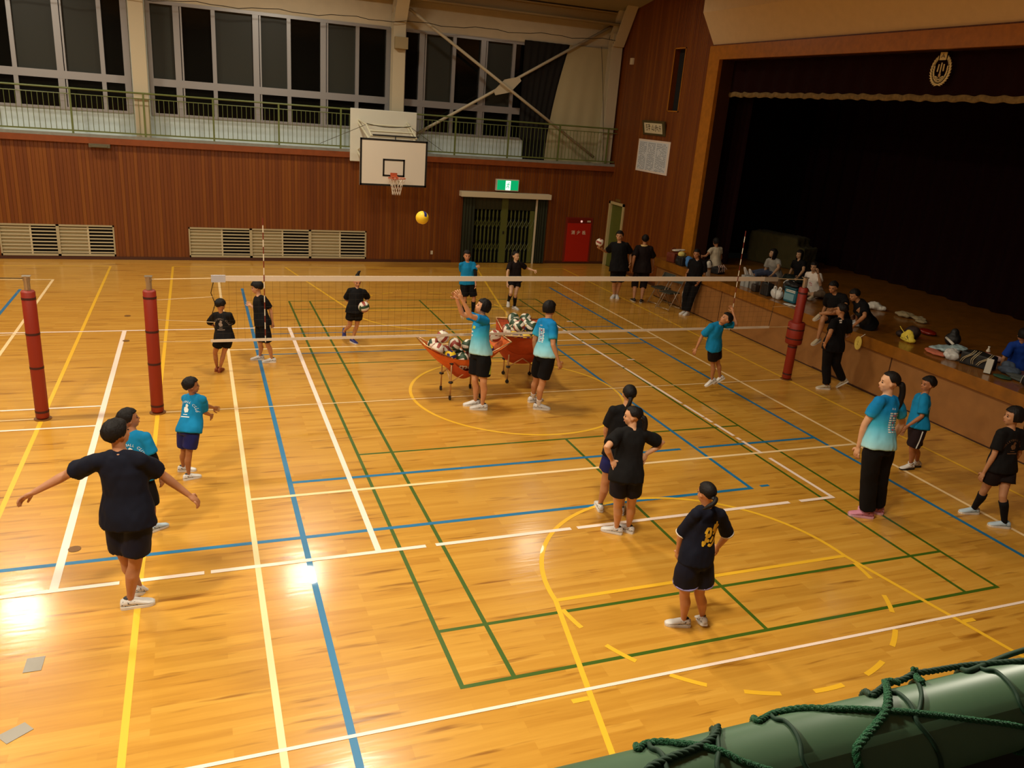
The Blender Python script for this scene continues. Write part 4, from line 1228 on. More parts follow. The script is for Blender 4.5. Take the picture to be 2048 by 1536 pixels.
handle(t, [(-.04, -.06, .28), (-.06, -.04, .36), (-.06, .04, .36), (-.04, .06, .28)], .008, mat('pale_grey_strap', (150, 146, 138), 0.6))
t = soft('shopping_bag', 'white plastic shopping bag left of the teal cooler', 'bag', (6.84, 2.22), 0, [(0, -.06, .1, .09, .1, .11), (0, .07, .1, .09, .1, .11)], M_plw, 0.022)
handle(t, [(-.02, -.12, .16), (-.02, -.13, .25), (-.02, -.07, .26), (-.02, -.06, .17)], .018, M_plw); handle(t, [(-.02, .02, .16), (-.02, .03, .24), (-.02, .09, .25), (-.02, .1, .17)], .018, M_plw)
t = thing('cooler_bag', 'teal cooler bag standing behind the right net post', 'cooler', (6.98, 1.86, ZS), 0.1)
M_teal = mat('cooler_teal', (36, 104, 120), 0.5)
mb = MB(); mb.box(-.13, .13, -.17, .17, 0, .30); mb.build('body', M_teal, t, True, bevel=0.05)
mb = MB(); mb.box(-.135, .135, -.175, .175, .30, .335); mb.build('lid', mat('cooler_dark_teal', (24, 72, 84), 0.5), t, bevel=0.015)
mb = MB(); mb.box(-.138, -.13, -.14, .14, .06, .2); mb.build('front_pocket', mat('cooler_pale', (112, 152, 160), 0.5), t)
for z in (.245, .275):
    mb = MB(); mb.box(-.139, -.13, -.16, .1, z - .008, z + .008); mb.build('white_stripe', M_wc, t)
soft('jacket', 'black jacket thrown over the teal cooler', 'jacket', (6.97, 1.92), 0, [(0, -.08, .37, .12, .12, .05), (0, .1, .38, .12, .12, .06), (-.06, .15, .3, .06, .08, .09)], M_bag, 0.014)
soft('paper_sheets', 'white sheets lying at the foot of the teal cooler', 'paper', (6.72, 1.62), 0.2, [(0, 0, .012, .09, .16, .012), (.02, -.12, .014, .08, .1, .012)], M_plw, 0.004, 0.01)
soft('table_cover', 'dim olive cloth covered stand at the back of the stage', 'stand', (9.9, 6.2), 0.3, [(0, 0, .42, .3, .75, .42, 'b'), (0, -.5, .3, .32, .5, .3, 'b')], mat('olive_cover', (58, 50, 12), 0.95), 0.03, 0.05)
soft('white_towel', 'white towel behind the two seated men at the stage edge', 'towel', (8.6, 1.2), 0, [(0, 0, .08, .16, .13, .08), (.1, -.12, .05, .1, .1, .05)], M_wc, 0.02)
soft('laundry', 'scattered pale clothes on the stage right of the seated men', 'clothes', (8.8, .55), 0, [(0, 0, .05, .16, .2, .05), (.1, -.3, .035, .12, .16, .035), (-.05, -.5, .03, .1, .12, .03)], mat('cloth_beige', (150, 132, 96), 0.85), 0.02)
soft('drawstring_bag', 'dark drawstring bag behind the yellow bag on the stage', 'bag', (7.42, -.98), 0, [(0, 0, .12, .13, .14, .12), (-.12, .14, .06, .1, .1, .06)], mat('bag_brown', (44, 24, 16), 0.7))
t = thing('yellow_bag', 'bright yellow cloth bag with dark drawing on the stage edge', 'bag', (7.12, -1.18, ZS), 0)
mb = MB(); mb.ell((0, 0, .05), .085, .16, .05); mb.ell((.0, .02, .09), .075, .13, .10); mb.ell((.01, .01, .16), .05, .075, .06)
me = solid(mb, .012, 4); wrinkle_mesh(me, .014, 13)
for v in me.vertices: v.co.z = max(v.co.z, .003)
mesh_obj('body', me, mat('bag_yellow', (222, 196, 62), 0.7), t, True)
mb = MB()
vs, fs = stroke_shape([[(-.1, .05), (-.05, .035), (-.02, .055), (.04, .04)], [(-.05, .09), (-.02, .075), (.02, .09), (.05, .08)], [(.02, .12), (.03, .09), (.08, .03)]], .010)
mb.add([(-.094 + abs(v.x) * .22 + v.y * .2, -v.x, v.y + .02) for v in vs], fs); mb.build('drawing', mat('ink', (30, 26, 18)), t)
handle(t, [(.0, .1, .14), (-.02, .17, .2), (-.02, .22, .24)], .007, mat('bag_yellow', (222, 196, 62)), 'drawstring')
soft('red_pouch', 'dark red glossy pouch behind the yellow bag', 'pouch', (8.05, -.75), 0, [(0, 0, .05, .13, .2, .05)], mat('pouch_red', (120, 26, 10), 0.25), 0.006)
soft('rucksack', 'dark pointed rucksack behind the crumpled papers', 'bag', (7.85, -1.5), 0, [(0, 0, .12, .13, .14, .12), (0, 0, .24, .07, .07, .09)], M_bag)
soft('magazine_heap', 'pale blue and green sheets heaped left of the striped bag', 'papers', (7.42, -1.78), 0.3, [(0, 0, .04, .2, .22, .035), (.08, -.16, .09, .16, .14, .035), (-.1, .14, .03, .1, .14, .03)], mat('sheet_pale_blue', (158, 180, 182), 0.4, var=0.25, scale=14), 0.02)
t = thing('plastic_tube', 'white rolled sheet on top of the pale blue sheets', 'roll', (7.5, -1.72, ZS + .13), 0)
mb = MB(); mb.cyl((.1, .16, .05), (-.06, -.14, .02), .022, 12); mb.build('roll', M_wc, t, True)
soft('pink_towel', 'salmon pink towel at the very stage edge below the heap', 'towel', (7.0, -1.95), 0.1, [(0, 0, .03, .12, .22, .03), (.06, .14, .03, .1, .14, .028)], mat('towel_salmon', (192, 104, 76), 0.85), 0.01)
soft('white_plastic', 'crumpled white plastic bag touching the striped bag', 'bag', (7.02, -2.22), 0, [(0, 0, .07, .12, .13, .07), (.06, .05, .12, .09, .1, .06)], M_plw, 0.03)
t = soft('duffel_bag', 'black duffel bag with triple pale stripes near the stage edge', 'bag', (7.18, -2.62), 0.25, [(0, 0, .11, .13, .24, .11, 'b'), (0, 0, .14, .14, .24, .12)], M_bag, 0.008)
for k, (a, b) in enumerate((((-.152, .20), (.10, .1)), ((-.157, .02), (.02, .0)), ((-.155, -.06), (-.18, -.1)))):
    for j in range(2):
        handle(t, [(-.13, a[1] + j * .03, .04), (-.157, (a[1] + b[0]) / 2 + j * .03, .12), (-.14, b[0] - .04 + j * .03, .2), (-.06, b[0] - .06 + j * .03, .26)], .006, mat('stripe_cream', (190, 170, 130), 0.6), 'stripe')
t = thing('carton', 'small white carton leaning against the striped duffel bag', 'carton', (6.98, -2.98, ZS), 0.5)
mb = MB(); mb.obox((0, 0, .12), .09, .1, .24, Matrix.Rotation(.25, 3, 'Y')); mb.build('box', mat('carton_white', (190, 184, 168), 0.6), t, bevel=.004)
t = thing('drink_bottle', 'small bottle with white cap behind the striped duffel bag', 'bottle', (7.9, -2.2, ZS), 0)
mb = MB(); mb.tube([(0, 0, 0), (0, 0, .01), (0, 0, .12), (0, 0, .15), (0, 0, .17)], [.03, .035, .035, .018, .016], 16); mb.build('bottle', mat('bottle_white', (214, 196, 170), 0.4), t, True)
mb = MB(); mb.cyl((0, 0, .17), (0, 0, .195), .019, 14); mb.build('cap', mat('cap_cream', (226, 214, 190), 0.4), t, True)
mb = MB(); mb.cyl((0, 0, .06), (0, 0, .1), .036, 16); mb.build('band', M_bagr, t, True)
soft('blue_grey_coat', 'blue grey coat lying between the carton and the long mat', 'coat', (7.36, -3.06), .3, [(0, 0, .06, .13, .18, .06), (.12, .08, .1, .1, .1, .07)], mat('coat_bluegrey', (72, 84, 100), 0.85), .02)
soft('shoe_bag', 'white and dark red pouch left of the seated child in blue', 'pouch', (7.72, -2.38), .2, [(0, 0, .06, .1, .15, .06), (.05, -.1, .06, .08, .1, .05)], mat('pouch_redwhite', (190, 150, 136), 0.7, var=0.6, scale=9), .01)
soft('rolled_mat', 'long grey mat lying towards the seated child in blue', 'mat', (7.30, -3.52), .15, [(0, 0, .04, .12, .45, .04), (-.12, -.05, .03, .08, .35, .03)], mat('mat_grey', (70, 74, 70), 0.8), .008)
soft('green_cloth', 'dark green cloth at the stage edge right of the carton', 'cloth', (7.02, -3.22), .1, [(0, 0, .02, .1, .15, .02)], mat('cloth_green', (40, 72, 50), 0.85), .008, .01)
t = soft('shoulder_bag', 'round black bag with pale piping at the right picture edge', 'bag', (7.0, -3.78), 0, [(0, 0, .14, .15, .17, .14), (0, .02, .1, .16, .18, .1)], M_bag, .008)
handle(t, [(-.13, .14, .06), (-.15, .1, .2), (-.1, 0, .28), (-.06, -.08, .3), (.02, -.1, .27)], .008, mat('pale_grey_strap', (150, 146, 138)), 'piping')
t = thing('hand_fan', 'yellow paper hand fan hanging over the stage edge', 'fan', (6.545, -.66, 1.03), 0)
mb = MB(); mb.add([(-.006, math.cos(a) * .085 + .05, math.sin(a) * .13 - .15) for a in [2 * PI * i / 28 for i in range(28)]] + [(.002, math.cos(a) * .085 + .05, math.sin(a) * .13 - .15) for a in [2 * PI * i / 28 for i in range(28)]],
                  [tuple(range(28)), tuple(reversed(range(28, 56)))] + [(i, 28 + i, 28 + (i + 1) % 28, (i + 1) % 28) for i in range(28)])
mb.build('leaf', mat('fan_yellow', (214, 186, 80), 0.7), t)
mb = MB(); mb.cyl((-.002, .03, -.04), (.035, -.04, .045), .007, 8); mb.build('handle', M_wc, t, True)
mb = MB(); vs, fs = stroke_shape([[(-.02, .03), (.02, .02)], [(0, .05), (-.01, -.05)], [(-.02, -.02), (.025, -.04)]], .01); mb.add([(-.008, -v.x + .05, v.y - .15) for v in vs], fs); mb.build('fan_mark', mat('fan_ochre', (170, 130, 40), 0.7), t)
# measured joint positions of every person (metres, hall coordinates)
POSES = {
 'man_arms': {'H':1.83,'psi':50,'kid':0,'fem':0,'J':{'pel':[-5.584,-4.946,0.965],'neck':[-5.608,-4.9,1.512],'head':[-5.616,-4.85,1.683],'lsh':[-5.812,-4.884,1.465],'rsh':[-5.415,-4.978,1.479],'lel':[-6.033,-4.735,1.288],'rel':[-5.302,-4.796,1.241],'lwr':[-6.298,-4.761,1.153],'rwr':[-5.092,-4.812,1.03],'lhip':[-5.667,-4.892,0.933],'rhip':[-5.495,-4.997,0.953],'lkn':[-5.646,-4.838,0.498],'rkn':[-5.549,-4.975,0.518],'lan':[-5.569,-4.69,0.088],'ran':[-5.625,-4.897,0.089]}},
 'boy_behind': {'H':1.41,'psi':40,'kid':1,'fem':0,'J':{'pel':[-5.557,-3.631,0.731],'neck':[-5.605,-3.567,1.148],'head':[-5.634,-3.526,1.294],'lsh':[-5.73,-3.484,1.09],'rsh':[-5.479,-3.668,1.143],'lel':[-5.775,-3.475,0.848],'rel':[-5.446,-3.66,0.899],'lwr':[-5.725,-3.425,0.629],'rwr':[-5.45,-3.642,0.67],'lhip':[-5.612,-3.572,0.725],'rhip':[-5.509,-3.684,0.693],'lkn':[-5.546,-3.516,0.398],'rkn':[-5.479,-3.697,0.356],'lan':[-5.611,-3.571,0.068],'ran':[-5.482,-3.513,0.069]}},
 'boy_serve': {'H':1.32,'psi':35,'kid':1,'fem':0,'J':{'pel':[-5.11,-2.315,0.654],'neck':[-5.05,-2.173,1.02],'head':[-5.06,-2.208,1.158],'lsh':[-5.146,-2.074,0.957],'rsh':[-4.938,-2.275,1.006],'lel':[-4.934,-2.102,0.868],'rel':[-4.94,-2.168,0.802],'lwr':[-4.829,-1.943,0.767],'rwr':[-4.867,-1.998,0.691],'lhip':[-5.164,-2.263,0.654],'rhip':[-5.064,-2.364,0.686],'lkn':[-5.185,-2.224,0.34],'rkn':[-5.127,-2.371,0.376],'lan':[-5.211,-2.067,0.064],'ran':[-5.149,-2.311,0.063]}},
 'child_net': {'H':1.29,'psi':70,'kid':1,'fem':0,'J':{'pel':[-4.591,1.603,0.651],'neck':[-4.611,1.649,1.035],'head':[-4.626,1.643,1.174],'lsh':[-4.744,1.699,0.996],'rsh':[-4.486,1.573,1.025],'lel':[-4.811,1.832,0.827],'rel':[-4.451,1.712,0.85],'lwr':[-4.706,1.982,0.724],'rwr':[-4.475,1.92,0.869],'lhip':[-4.662,1.604,0.634],'rhip':[-4.52,1.592,0.636],'lkn':[-4.74,1.716,0.356],'rkn':[-4.601,1.707,0.361],'lan':[-4.719,1.821,0.062],'ran':[-4.672,1.764,0.062]}},
 'boy_net': {'H':1.45,'psi':165,'kid':1,'fem':0,'J':{'pel':[-3.946,2.153,0.748],'neck':[-3.985,2.228,1.175],'head':[-4.022,2.253,1.327],'lsh':[-3.926,2.074,1.178],'rsh':[-4.003,2.382,1.117],'lel':[-3.813,2.143,0.962],'rel':[-4.016,2.436,0.869],'lwr':[-3.884,2.155,0.737],'rwr':[-4.102,2.652,0.91],'lhip':[-3.919,2.075,0.733],'rhip':[-3.971,2.223,0.71],'lkn':[-3.883,2.059,0.387],'rkn':[-3.99,2.178,0.366],'lan':[-3.803,2.186,0.07],'ran':[-3.99,2.365,0.069]}},
 'girl_ball': {'H':1.37,'psi':-100,'kid':1,'fem':0,'J':{'pel':[-2.217,3.017,0.696],'neck':[-2.171,3.05,1.103],'head':[-2.164,3.061,1.252],'lsh':[-2.021,3.032,1.061],'rsh':[-2.326,3.056,1.086],'lel':[-1.936,3.181,0.895],'rel':[-2.363,3.174,0.881],'lwr':[-2.021,2.979,0.854],'rwr':[-2.181,3.092,0.781],'lhip':[-2.144,3.022,0.67],'rhip':[-2.294,3.009,0.684],'lkn':[-2.142,3.168,0.376],'rkn':[-2.284,3.139,0.383],'lan':[-2.204,3.269,0.066],'ran':[-2.344,3.409,0.2]}},
 'boy_far': {'H':1.45,'psi':-100,'kid':1,'fem':0,'J':{'pel':[0.712,5.22,0.768],'neck':[0.699,5.26,1.201],'head':[0.678,5.256,1.358],'lsh':[0.861,5.234,1.174],'rsh':[0.539,5.273,1.162],'lel':[0.827,5.035,1.021],'rel':[0.623,5.387,0.951],'lwr':[0.821,4.963,0.796],'rwr':[0.72,5.236,1.105],'lhip':[0.791,5.203,0.755],'rhip':[0.632,5.226,0.753],'lkn':[0.861,5.14,0.42],'rkn':[0.655,5.157,0.414],'lan':[0.865,5.162,0.07],'ran':[0.667,5.223,0.07]}},
 'girl_far': {'H':1.42,'psi':-95,'kid':1,'fem':0,'J':{'pel':[2.059,5.73,0.692],'neck':[2.049,5.766,1.117],'head':[2.052,5.765,1.272],'lsh':[2.209,5.758,1.087],'rsh':[1.892,5.745,1.082],'lel':[2.404,5.844,0.96],'rel':[1.803,5.59,0.909],'lwr':[2.486,5.628,0.953],'rwr':[1.789,5.52,0.689],'lhip':[2.138,5.726,0.682],'rhip':[1.98,5.72,0.68],'lkn':[2.05,5.596,0.38],'rkn':[1.898,5.506,0.429],'lan':[2.101,5.73,0.068],'ran':[1.946,5.756,0.198]}},
 'setter': {'H':1.81,'psi':180,'kid':0,'fem':1,'J':{'pel':[-0.92,-0.594,0.945],'neck':[-0.888,-0.516,1.481],'head':[-0.925,-0.55,1.649],'lsh':[-0.903,-0.707,1.472],'rsh':[-0.894,-0.335,1.414],'lel':[-1.188,-0.799,1.573],'rel':[-1.19,-0.401,1.503],'lwr':[-1.341,-0.81,1.825],'rwr':[-1.318,-0.477,1.757],'lhip':[-0.899,-0.694,0.941],'rhip':[-0.953,-0.501,0.919],'lkn':[-0.893,-0.735,0.508],'rkn':[-0.98,-0.577,0.493],'lan':[-0.843,-0.625,0.087],'ran':[-0.897,-0.437,0.086]}},
 'woman_back': {'H':1.81,'psi':35,'kid':0,'fem':1,'J':{'pel':[0.074,-0.808,0.935],'neck':[0.099,-0.732,1.473],'head':[0.127,-0.705,1.645],'lsh':[0.041,-0.56,1.405],'rsh':[0.122,-0.923,1.455],'lel':[-0.014,-0.544,1.094],'rel':[0.103,-1.005,1.149],'lwr':[0.055,-0.485,0.813],'rwr':[0.203,-0.97,0.874],'lhip':[0.036,-0.721,0.899],'rhip':[0.1,-0.907,0.937],'lkn':[0.05,-0.613,0.478],'rkn':[0.047,-0.863,0.508],'lan':[0.1,-0.421,0.088],'ran':[0.064,-0.749,0.086]}},
 'man_ball': {'H':1.85,'psi':-125,'kid':0,'fem':0,'J':{'pel':[5.233,6.51,0.938],'neck':[5.215,6.593,1.487],'head':[5.2,6.611,1.666],'lsh':[5.398,6.489,1.468],'rsh':[5.045,6.702,1.425],'lel':[5.575,6.598,1.22],'rel':[5.067,6.928,1.194],'lwr':[5.467,6.403,1.017],'rwr':[4.813,6.795,1.285],'lhip':[5.33,6.476,0.911],'rhip':[5.135,6.527,0.902],'lkn':[5.358,6.585,0.482],'rkn':[5.21,6.61,0.473],'lan':[5.428,6.789,0.089],'ran':[5.343,6.796,0.088]}},
 'man_collar': {'H':1.78,'psi':65,'kid':0,'fem':0,'J':{'pel':[5.865,6.401,0.902],'neck':[5.871,6.455,1.435],'head':[5.888,6.474,1.607],'lsh':[5.692,6.537,1.386],'rsh':[6.05,6.364,1.401],'lel':[5.564,6.374,1.153],'rel':[6.178,6.454,1.132],'lwr':[5.594,6.458,0.877],'rwr':[6.253,6.514,0.858],'lhip':[5.776,6.435,0.866],'rhip':[5.953,6.355,0.876],'lkn':[5.789,6.542,0.452],'rkn':[5.974,6.417,0.454],'lan':[5.694,6.337,0.086],'ran':[5.857,6.227,0.086]}},
 'man_stage': {'H':1.65,'psi':-140,'kid':0,'fem':0,'J':{'pel':[6.488,4.894,0.888],'neck':[6.508,4.898,1.382],'head':[6.446,4.904,1.53],'lsh':[6.646,4.775,1.348],'rsh':[6.357,5.005,1.349],'lel':[6.664,4.785,1.06],'rel':[6.476,5.14,1.124],'lwr':[6.489,4.689,0.88],'rwr':[6.302,4.956,1.034],'lhip':[6.558,4.837,0.864],'rhip':[6.416,4.952,0.87],'lkn':[6.474,4.869,0.477],'rkn':[6.367,4.995,0.479],'lan':[6.417,4.884,0.081],'ran':[6.392,4.981,0.08]}},
 'child_white': {'H':1.35,'psi':120,'kid':1,'fem':0,'J':{'pel':[7.582,5.639,1.15],'neck':[7.559,5.711,1.549],'head':[7.545,5.739,1.693],'lsh':[7.41,5.72,1.508],'rsh':[7.711,5.705,1.526],'lel':[7.248,5.657,1.348],'rel':[7.754,5.699,1.293],'lwr':[7.288,5.869,1.307],'rwr':[7.726,5.76,1.084],'lhip':[7.516,5.602,1.147],'rhip':[7.647,5.676,1.141],'lkn':[7.247,5.78,1.176],'rkn':[7.628,5.998,1.17],'lan':[7.4,6.056,1.095],'ran':[7.312,6.004,1.089]}},
 'woman_grey': {'H':1.58,'psi':175,'kid':0,'fem':1,'J':{'pel':[8.464,4.332,1.159],'neck':[8.227,4.239,1.557],'head':[8.162,4.22,1.695],'lsh':[8.295,4.087,1.528],'rsh':[8.152,4.377,1.496],'lel':[8.142,3.898,1.397],'rel':[8.187,4.414,1.225],'lwr':[7.941,3.83,1.25],'rwr':[8.109,4.429,0.98],'lhip':[8.46,4.248,1.129],'rhip':[8.492,4.414,1.177],'lkn':[8.09,4.288,1.202],'rkn':[8.116,4.459,1.2],'lan':[7.714,4.251,1.152],'ran':[7.739,4.492,1.15]}},
 'woman_dark': {'H':1.55,'psi':-165,'kid':0,'fem':1,'J':{'pel':[8.73,3.726,1.16],'neck':[8.607,3.754,1.608],'head':[8.583,3.772,1.756],'lsh':[8.637,3.592,1.589],'rsh':[8.561,3.9,1.544],'lel':[8.49,3.425,1.434],'rel':[8.675,4.046,1.346],'lwr':[8.293,3.33,1.308],'rwr':[8.502,3.91,1.222],'lhip':[8.756,3.643,1.167],'rhip':[8.721,3.812,1.149],'lkn':[8.498,3.377,1.202],'rkn':[8.366,3.913,1.193],'lan':[8.334,3.71,1.15],'ran':[8.39,3.542,1.15]}},
 'woman_white': {'H':1.55,'psi':-150,'kid':0,'fem':1,'J':{'pel':[7.972,2.337,1.16],'neck':[7.821,2.323,1.599],'head':[7.775,2.305,1.742],'lsh':[7.869,2.167,1.575],'rsh':[7.765,2.469,1.546],'lel':[7.762,1.984,1.406],'rel':[7.875,2.587,1.328],'lwr':[7.674,2.012,1.641],'rwr':[7.804,2.555,1.087],'lhip':[8.018,2.263,1.167],'rhip':[7.943,2.418,1.149],'lkn':[7.839,1.94,1.203],'rkn':[7.574,2.425,1.193],'lan':[7.593,2.218,1.15],'ran':[7.693,2.072,1.15]}},
 'man_edge': {'H':1.68,'psi':-165,'kid':0,'fem':0,'J':{'pel':[6.776,0.236,1.16],'neck':[6.569,0.226,1.618],'head':[6.476,0.235,1.752],'lsh':[6.639,0.047,1.607],'rsh':[6.492,0.386,1.544],'lel':[6.497,-0.172,1.472],'rel':[6.641,0.496,1.316],'lwr':[6.228,-0.164,1.423],'rwr':[6.446,0.351,1.19],'lhip':[6.81,0.149,1.172],'rhip':[6.756,0.326,1.136],'lkn':[6.493,-0.044,1.329],'rkn':[6.368,0.218,1.137],'lan':[6.362,0.32,1.207],'ran':[6.345,0.218,0.731]}},
 'man_knees': {'H':1.68,'psi':170,'kid':0,'fem':0,'J':{'pel':[7.052,-0.26,1.162],'neck':[6.773,-0.206,1.579],'head':[6.661,-0.148,1.683],'lsh':[6.744,-0.392,1.54],'rsh':[6.834,-0.028,1.539],'lel':[6.58,-0.586,1.393],'rel':[7.11,0.019,1.449],'lwr':[6.526,-0.437,1.169],'rwr':[7.127,0.176,1.225],'lhip':[6.986,-0.329,1.164],'rhip':[7.095,-0.178,1.185],'lkn':[6.725,-0.26,1.465],'rkn':[6.838,-0.053,1.469],'lan':[6.914,-0.095,1.147],'ran':[7.069,0.039,1.149]}},
 'man_walk': {'H':1.7,'psi':135,'kid':0,'fem':0,'J':{'pel':[5.882,-0.707,0.876],'neck':[5.892,-0.736,1.385],'head':[5.884,-0.708,1.548],'lsh':[5.7,-0.747,1.348],'rsh':[6.078,-0.771,1.341],'lel':[5.532,-0.921,1.175],'rel':[6.181,-0.706,1.07],'lwr':[5.612,-0.776,0.953],'rwr':[5.957,-0.668,0.911],'lhip':[5.788,-0.689,0.866],'rhip':[5.976,-0.718,0.863],'lkn':[5.899,-0.609,0.482],'rkn':[6.102,-0.622,0.487],'lan':[5.984,-0.632,0.081],'ran':[6.352,-0.63,0.161]}},
 'boy_jump': {'H':1.42,'psi':165,'kid':1,'fem':0,'J':{'pel':[3.279,-0.694,0.934],'neck':[3.245,-0.755,1.354],'head':[3.326,-0.832,1.461],'lsh':[3.086,-0.768,1.31],'rsh':[3.384,-0.672,1.332],'lel':[3.048,-0.63,1.107],'rel':[3.608,-0.779,1.334],'lwr':[2.978,-0.618,0.887],'rwr':[3.583,-0.651,1.525],'lhip':[3.226,-0.752,0.946],'rhip':[3.341,-0.648,0.96],'lkn':[3.33,-0.669,0.632],'rkn':[3.455,-0.619,0.64],'lan':[3.407,-0.611,0.302],'ran':[3.591,-0.581,0.328]}},
 'girl_center_back': {'H':1.66,'psi':68,'kid':0,'fem':1,'J':{'pel':[-0.45,-4.303,0.879],'neck':[-0.402,-4.254,1.373],'head':[-0.369,-4.228,1.529],'lsh':[-0.574,-4.225,1.345],'rsh':[-0.24,-4.311,1.33],'lel':[-0.55,-4.174,1.06],'rel':[-0.215,-4.363,1.045],'lwr':[-0.474,-4.073,0.821],'rwr':[-0.177,-4.292,0.787],'lhip':[-0.541,-4.306,0.853],'rhip':[-0.358,-4.304,0.858],'lkn':[-0.545,-4.243,0.459],'rkn':[-0.376,-4.306,0.46],'lan':[-0.503,-4.114,0.081],'ran':[-0.272,-4.24,0.079]}},
 'girl_hips': {'H':1.62,'psi':100,'kid':0,'fem':1,'J':{'pel':[-0.651,-4.868,0.842],'neck':[-0.596,-4.768,1.315],'head':[-0.594,-4.721,1.465],'lsh':[-0.764,-4.736,1.292],'rsh':[-0.432,-4.793,1.269],'lel':[-0.967,-4.909,1.198],'rel':[-0.186,-4.775,1.131],'lwr':[-0.793,-4.839,1.013],'rwr':[-0.43,-4.827,1.047],'lhip':[-0.741,-4.869,0.818],'rhip':[-0.565,-4.887,0.814],'lkn':[-0.659,-4.774,0.45],'rkn':[-0.498,-4.795,0.443],'lan':[-0.575,-4.68,0.079],'ran':[-0.421,-4.68,0.077]}},
 'girl_kanji': {'H':1.57,'psi':100,'kid':0,'fem':1,'J':{'pel':[-0.833,-6.536,0.81],'neck':[-0.766,-6.497,1.274],'head':[-0.797,-6.473,1.421],'lsh':[-0.93,-6.527,1.266],'rsh':[-0.609,-6.496,1.217],'lel':[-0.934,-6.441,1.006],'rel':[-0.485,-6.475,0.973],'lwr':[-0.901,-6.35,0.77],'rwr':[-0.458,-6.342,0.756],'lhip':[-0.919,-6.553,0.807],'rhip':[-0.747,-6.532,0.788],'lkn':[-0.872,-6.502,0.436],'rkn':[-0.718,-6.515,0.413],'lan':[-0.775,-6.43,0.076],'ran':[-0.566,-6.436,0.074]}},
 'woman_pants': {'H':1.94,'psi':140,'kid':0,'fem':1,'J':{'pel':[2.677,-5.074,1.018],'neck':[2.733,-4.978,1.589],'head':[2.726,-4.949,1.776],'lsh':[2.533,-5.028,1.577],'rsh':[2.931,-4.998,1.531],'lel':[2.597,-5.001,1.246],'rel':[3.077,-4.973,1.226],'lwr':[2.521,-4.951,0.944],'rwr':[3.027,-4.892,0.925],'lhip':[2.57,-5.093,1.001],'rhip':[2.783,-5.074,0.989],'lkn':[2.675,-5.042,0.55],'rkn':[2.868,-5.019,0.535],'lan':[2.785,-5.033,0.094],'ran':[3.012,-4.965,0.092]}},
 'boy_right': {'H':1.47,'psi':160,'kid':1,'fem':0,'J':{'pel':[4.526,-4.006,0.711],'neck':[4.589,-3.928,1.142],'head':[4.61,-3.916,1.3],'lsh':[4.467,-4.047,1.143],'rsh':[4.649,-3.79,1.064],'lel':[4.428,-4.101,0.895],'rel':[4.603,-3.845,0.816],'lwr':[4.233,-4.081,0.758],'rwr':[4.485,-3.847,0.606],'lhip':[4.488,-4.077,0.732],'rhip':[4.546,-3.926,0.698],'lkn':[4.475,-4.037,0.382],'rkn':[4.607,-3.988,0.357],'lan':[4.626,-3.952,0.071],'ran':[4.802,-3.908,0.07]}},
 'girl_edge': {'H':1.59,'psi':130,'kid':1,'fem':1,'J':{'pel':[4.286,-5.513,0.792],'neck':[4.281,-5.497,1.269],'head':[4.281,-5.477,1.441],'lsh':[4.117,-5.484,1.232],'rsh':[4.442,-5.537,1.235],'lel':[4.121,-5.511,0.956],'rel':[4.493,-5.536,0.961],'lwr':[4.143,-5.48,0.7],'rwr':[4.448,-5.47,0.715],'lhip':[4.197,-5.51,0.785],'rhip':[4.374,-5.531,0.792],'lkn':[4.241,-5.415,0.418],'rkn':[4.285,-5.635,0.437],'lan':[4.347,-5.274,0.076],'ran':[4.414,-5.667,0.076]}},
 'child_blue': {'H':1.4,'psi':25,'kid':1,'fem':0,'J':{'pel':[7.846,-2.84,1.15],'neck':[7.667,-2.914,1.523],'head':[7.623,-2.932,1.667],'lsh':[7.571,-2.8,1.462],'rsh':[7.749,-3.051,1.5],'lel':[7.53,-2.78,1.221],'rel':[7.738,-3.094,1.259],'lwr':[7.591,-2.744,1.004],'rwr':[7.805,-3.071,1.042],'lhip':[7.824,-2.764,1.152],'rhip':[7.888,-2.907,1.154],'lkn':[8.019,-2.519,1.275],'rkn':[8.201,-2.915,1.276],'lan':[8.283,-2.69,1.15],'ran':[8.24,-2.603,1.15]}},
}
# ================================================================== PEOPLE
SKIN = {}
def skin(rgb):
    k = 'skin_%d_%d_%d' % rgb
    return mat(k, rgb, 0.55, var=0.04, scale=12)
M_hair = mat('hair_black', (20, 14, 11), 0.62, bump=0.22, bscale=70, spec=0.22)
M_eye = mat('eye_dark', (24, 16, 12), 0.4)
M_lip = mat('lip', (150, 80, 66), 0.5)
def blend(a, b, t): return a + (b - a) * t
def ring_loft(mb, rings, n=16):
    """rings: (centre, side vector, front vector, half width, half depth)"""
    vs = []; fs = []
    for (c, sx, fy, a, b) in rings:
        for j in range(n):
            t = 2 * PI * j / n
            vs.append(c + sx * (math.cos(t) * a) + fy * (math.sin(t) * b))
    k = len(rings)
    for i in range(k - 1):
        for j in range(n):
            fs.append((i * n + j, i * n + (j + 1) % n, (i + 1) * n + (j + 1) % n, (i + 1) * n + j))
    vs.append(rings[0][0]); vs.append(rings[-1][0])
    for j in range(n):
        fs.append((k * n, (j + 1) % n, j)); fs.append((k * n + 1, (k - 1) * n + j, (k - 1) * n + (j + 1) % n))
    mb.add(vs, fs)
def limb(mb, pts, rs, n=14, flat=None):
    """tapered limb through points; rounded ends"""
    pts = [V(p) for p in pts]
    t0 = (pts[1] - pts[0]).normalized(); t1 = (pts[-1] - pts[-2]).normalized()
    pp = [pts[0] - t0 * rs[0] * 0.75] + [pts[0] - t0 * rs[0] * 0.4] + pts + [pts[-1] + t1 * rs[-1] * 0.4] + [pts[-1] + t1 * rs[-1] * 0.75]
    rr = [rs[0] * 0.5, rs[0] * 0.88] + list(rs) + [rs[-1] * 0.88, rs[-1] * 0.5]
    mb.tube(pp, rr, n)
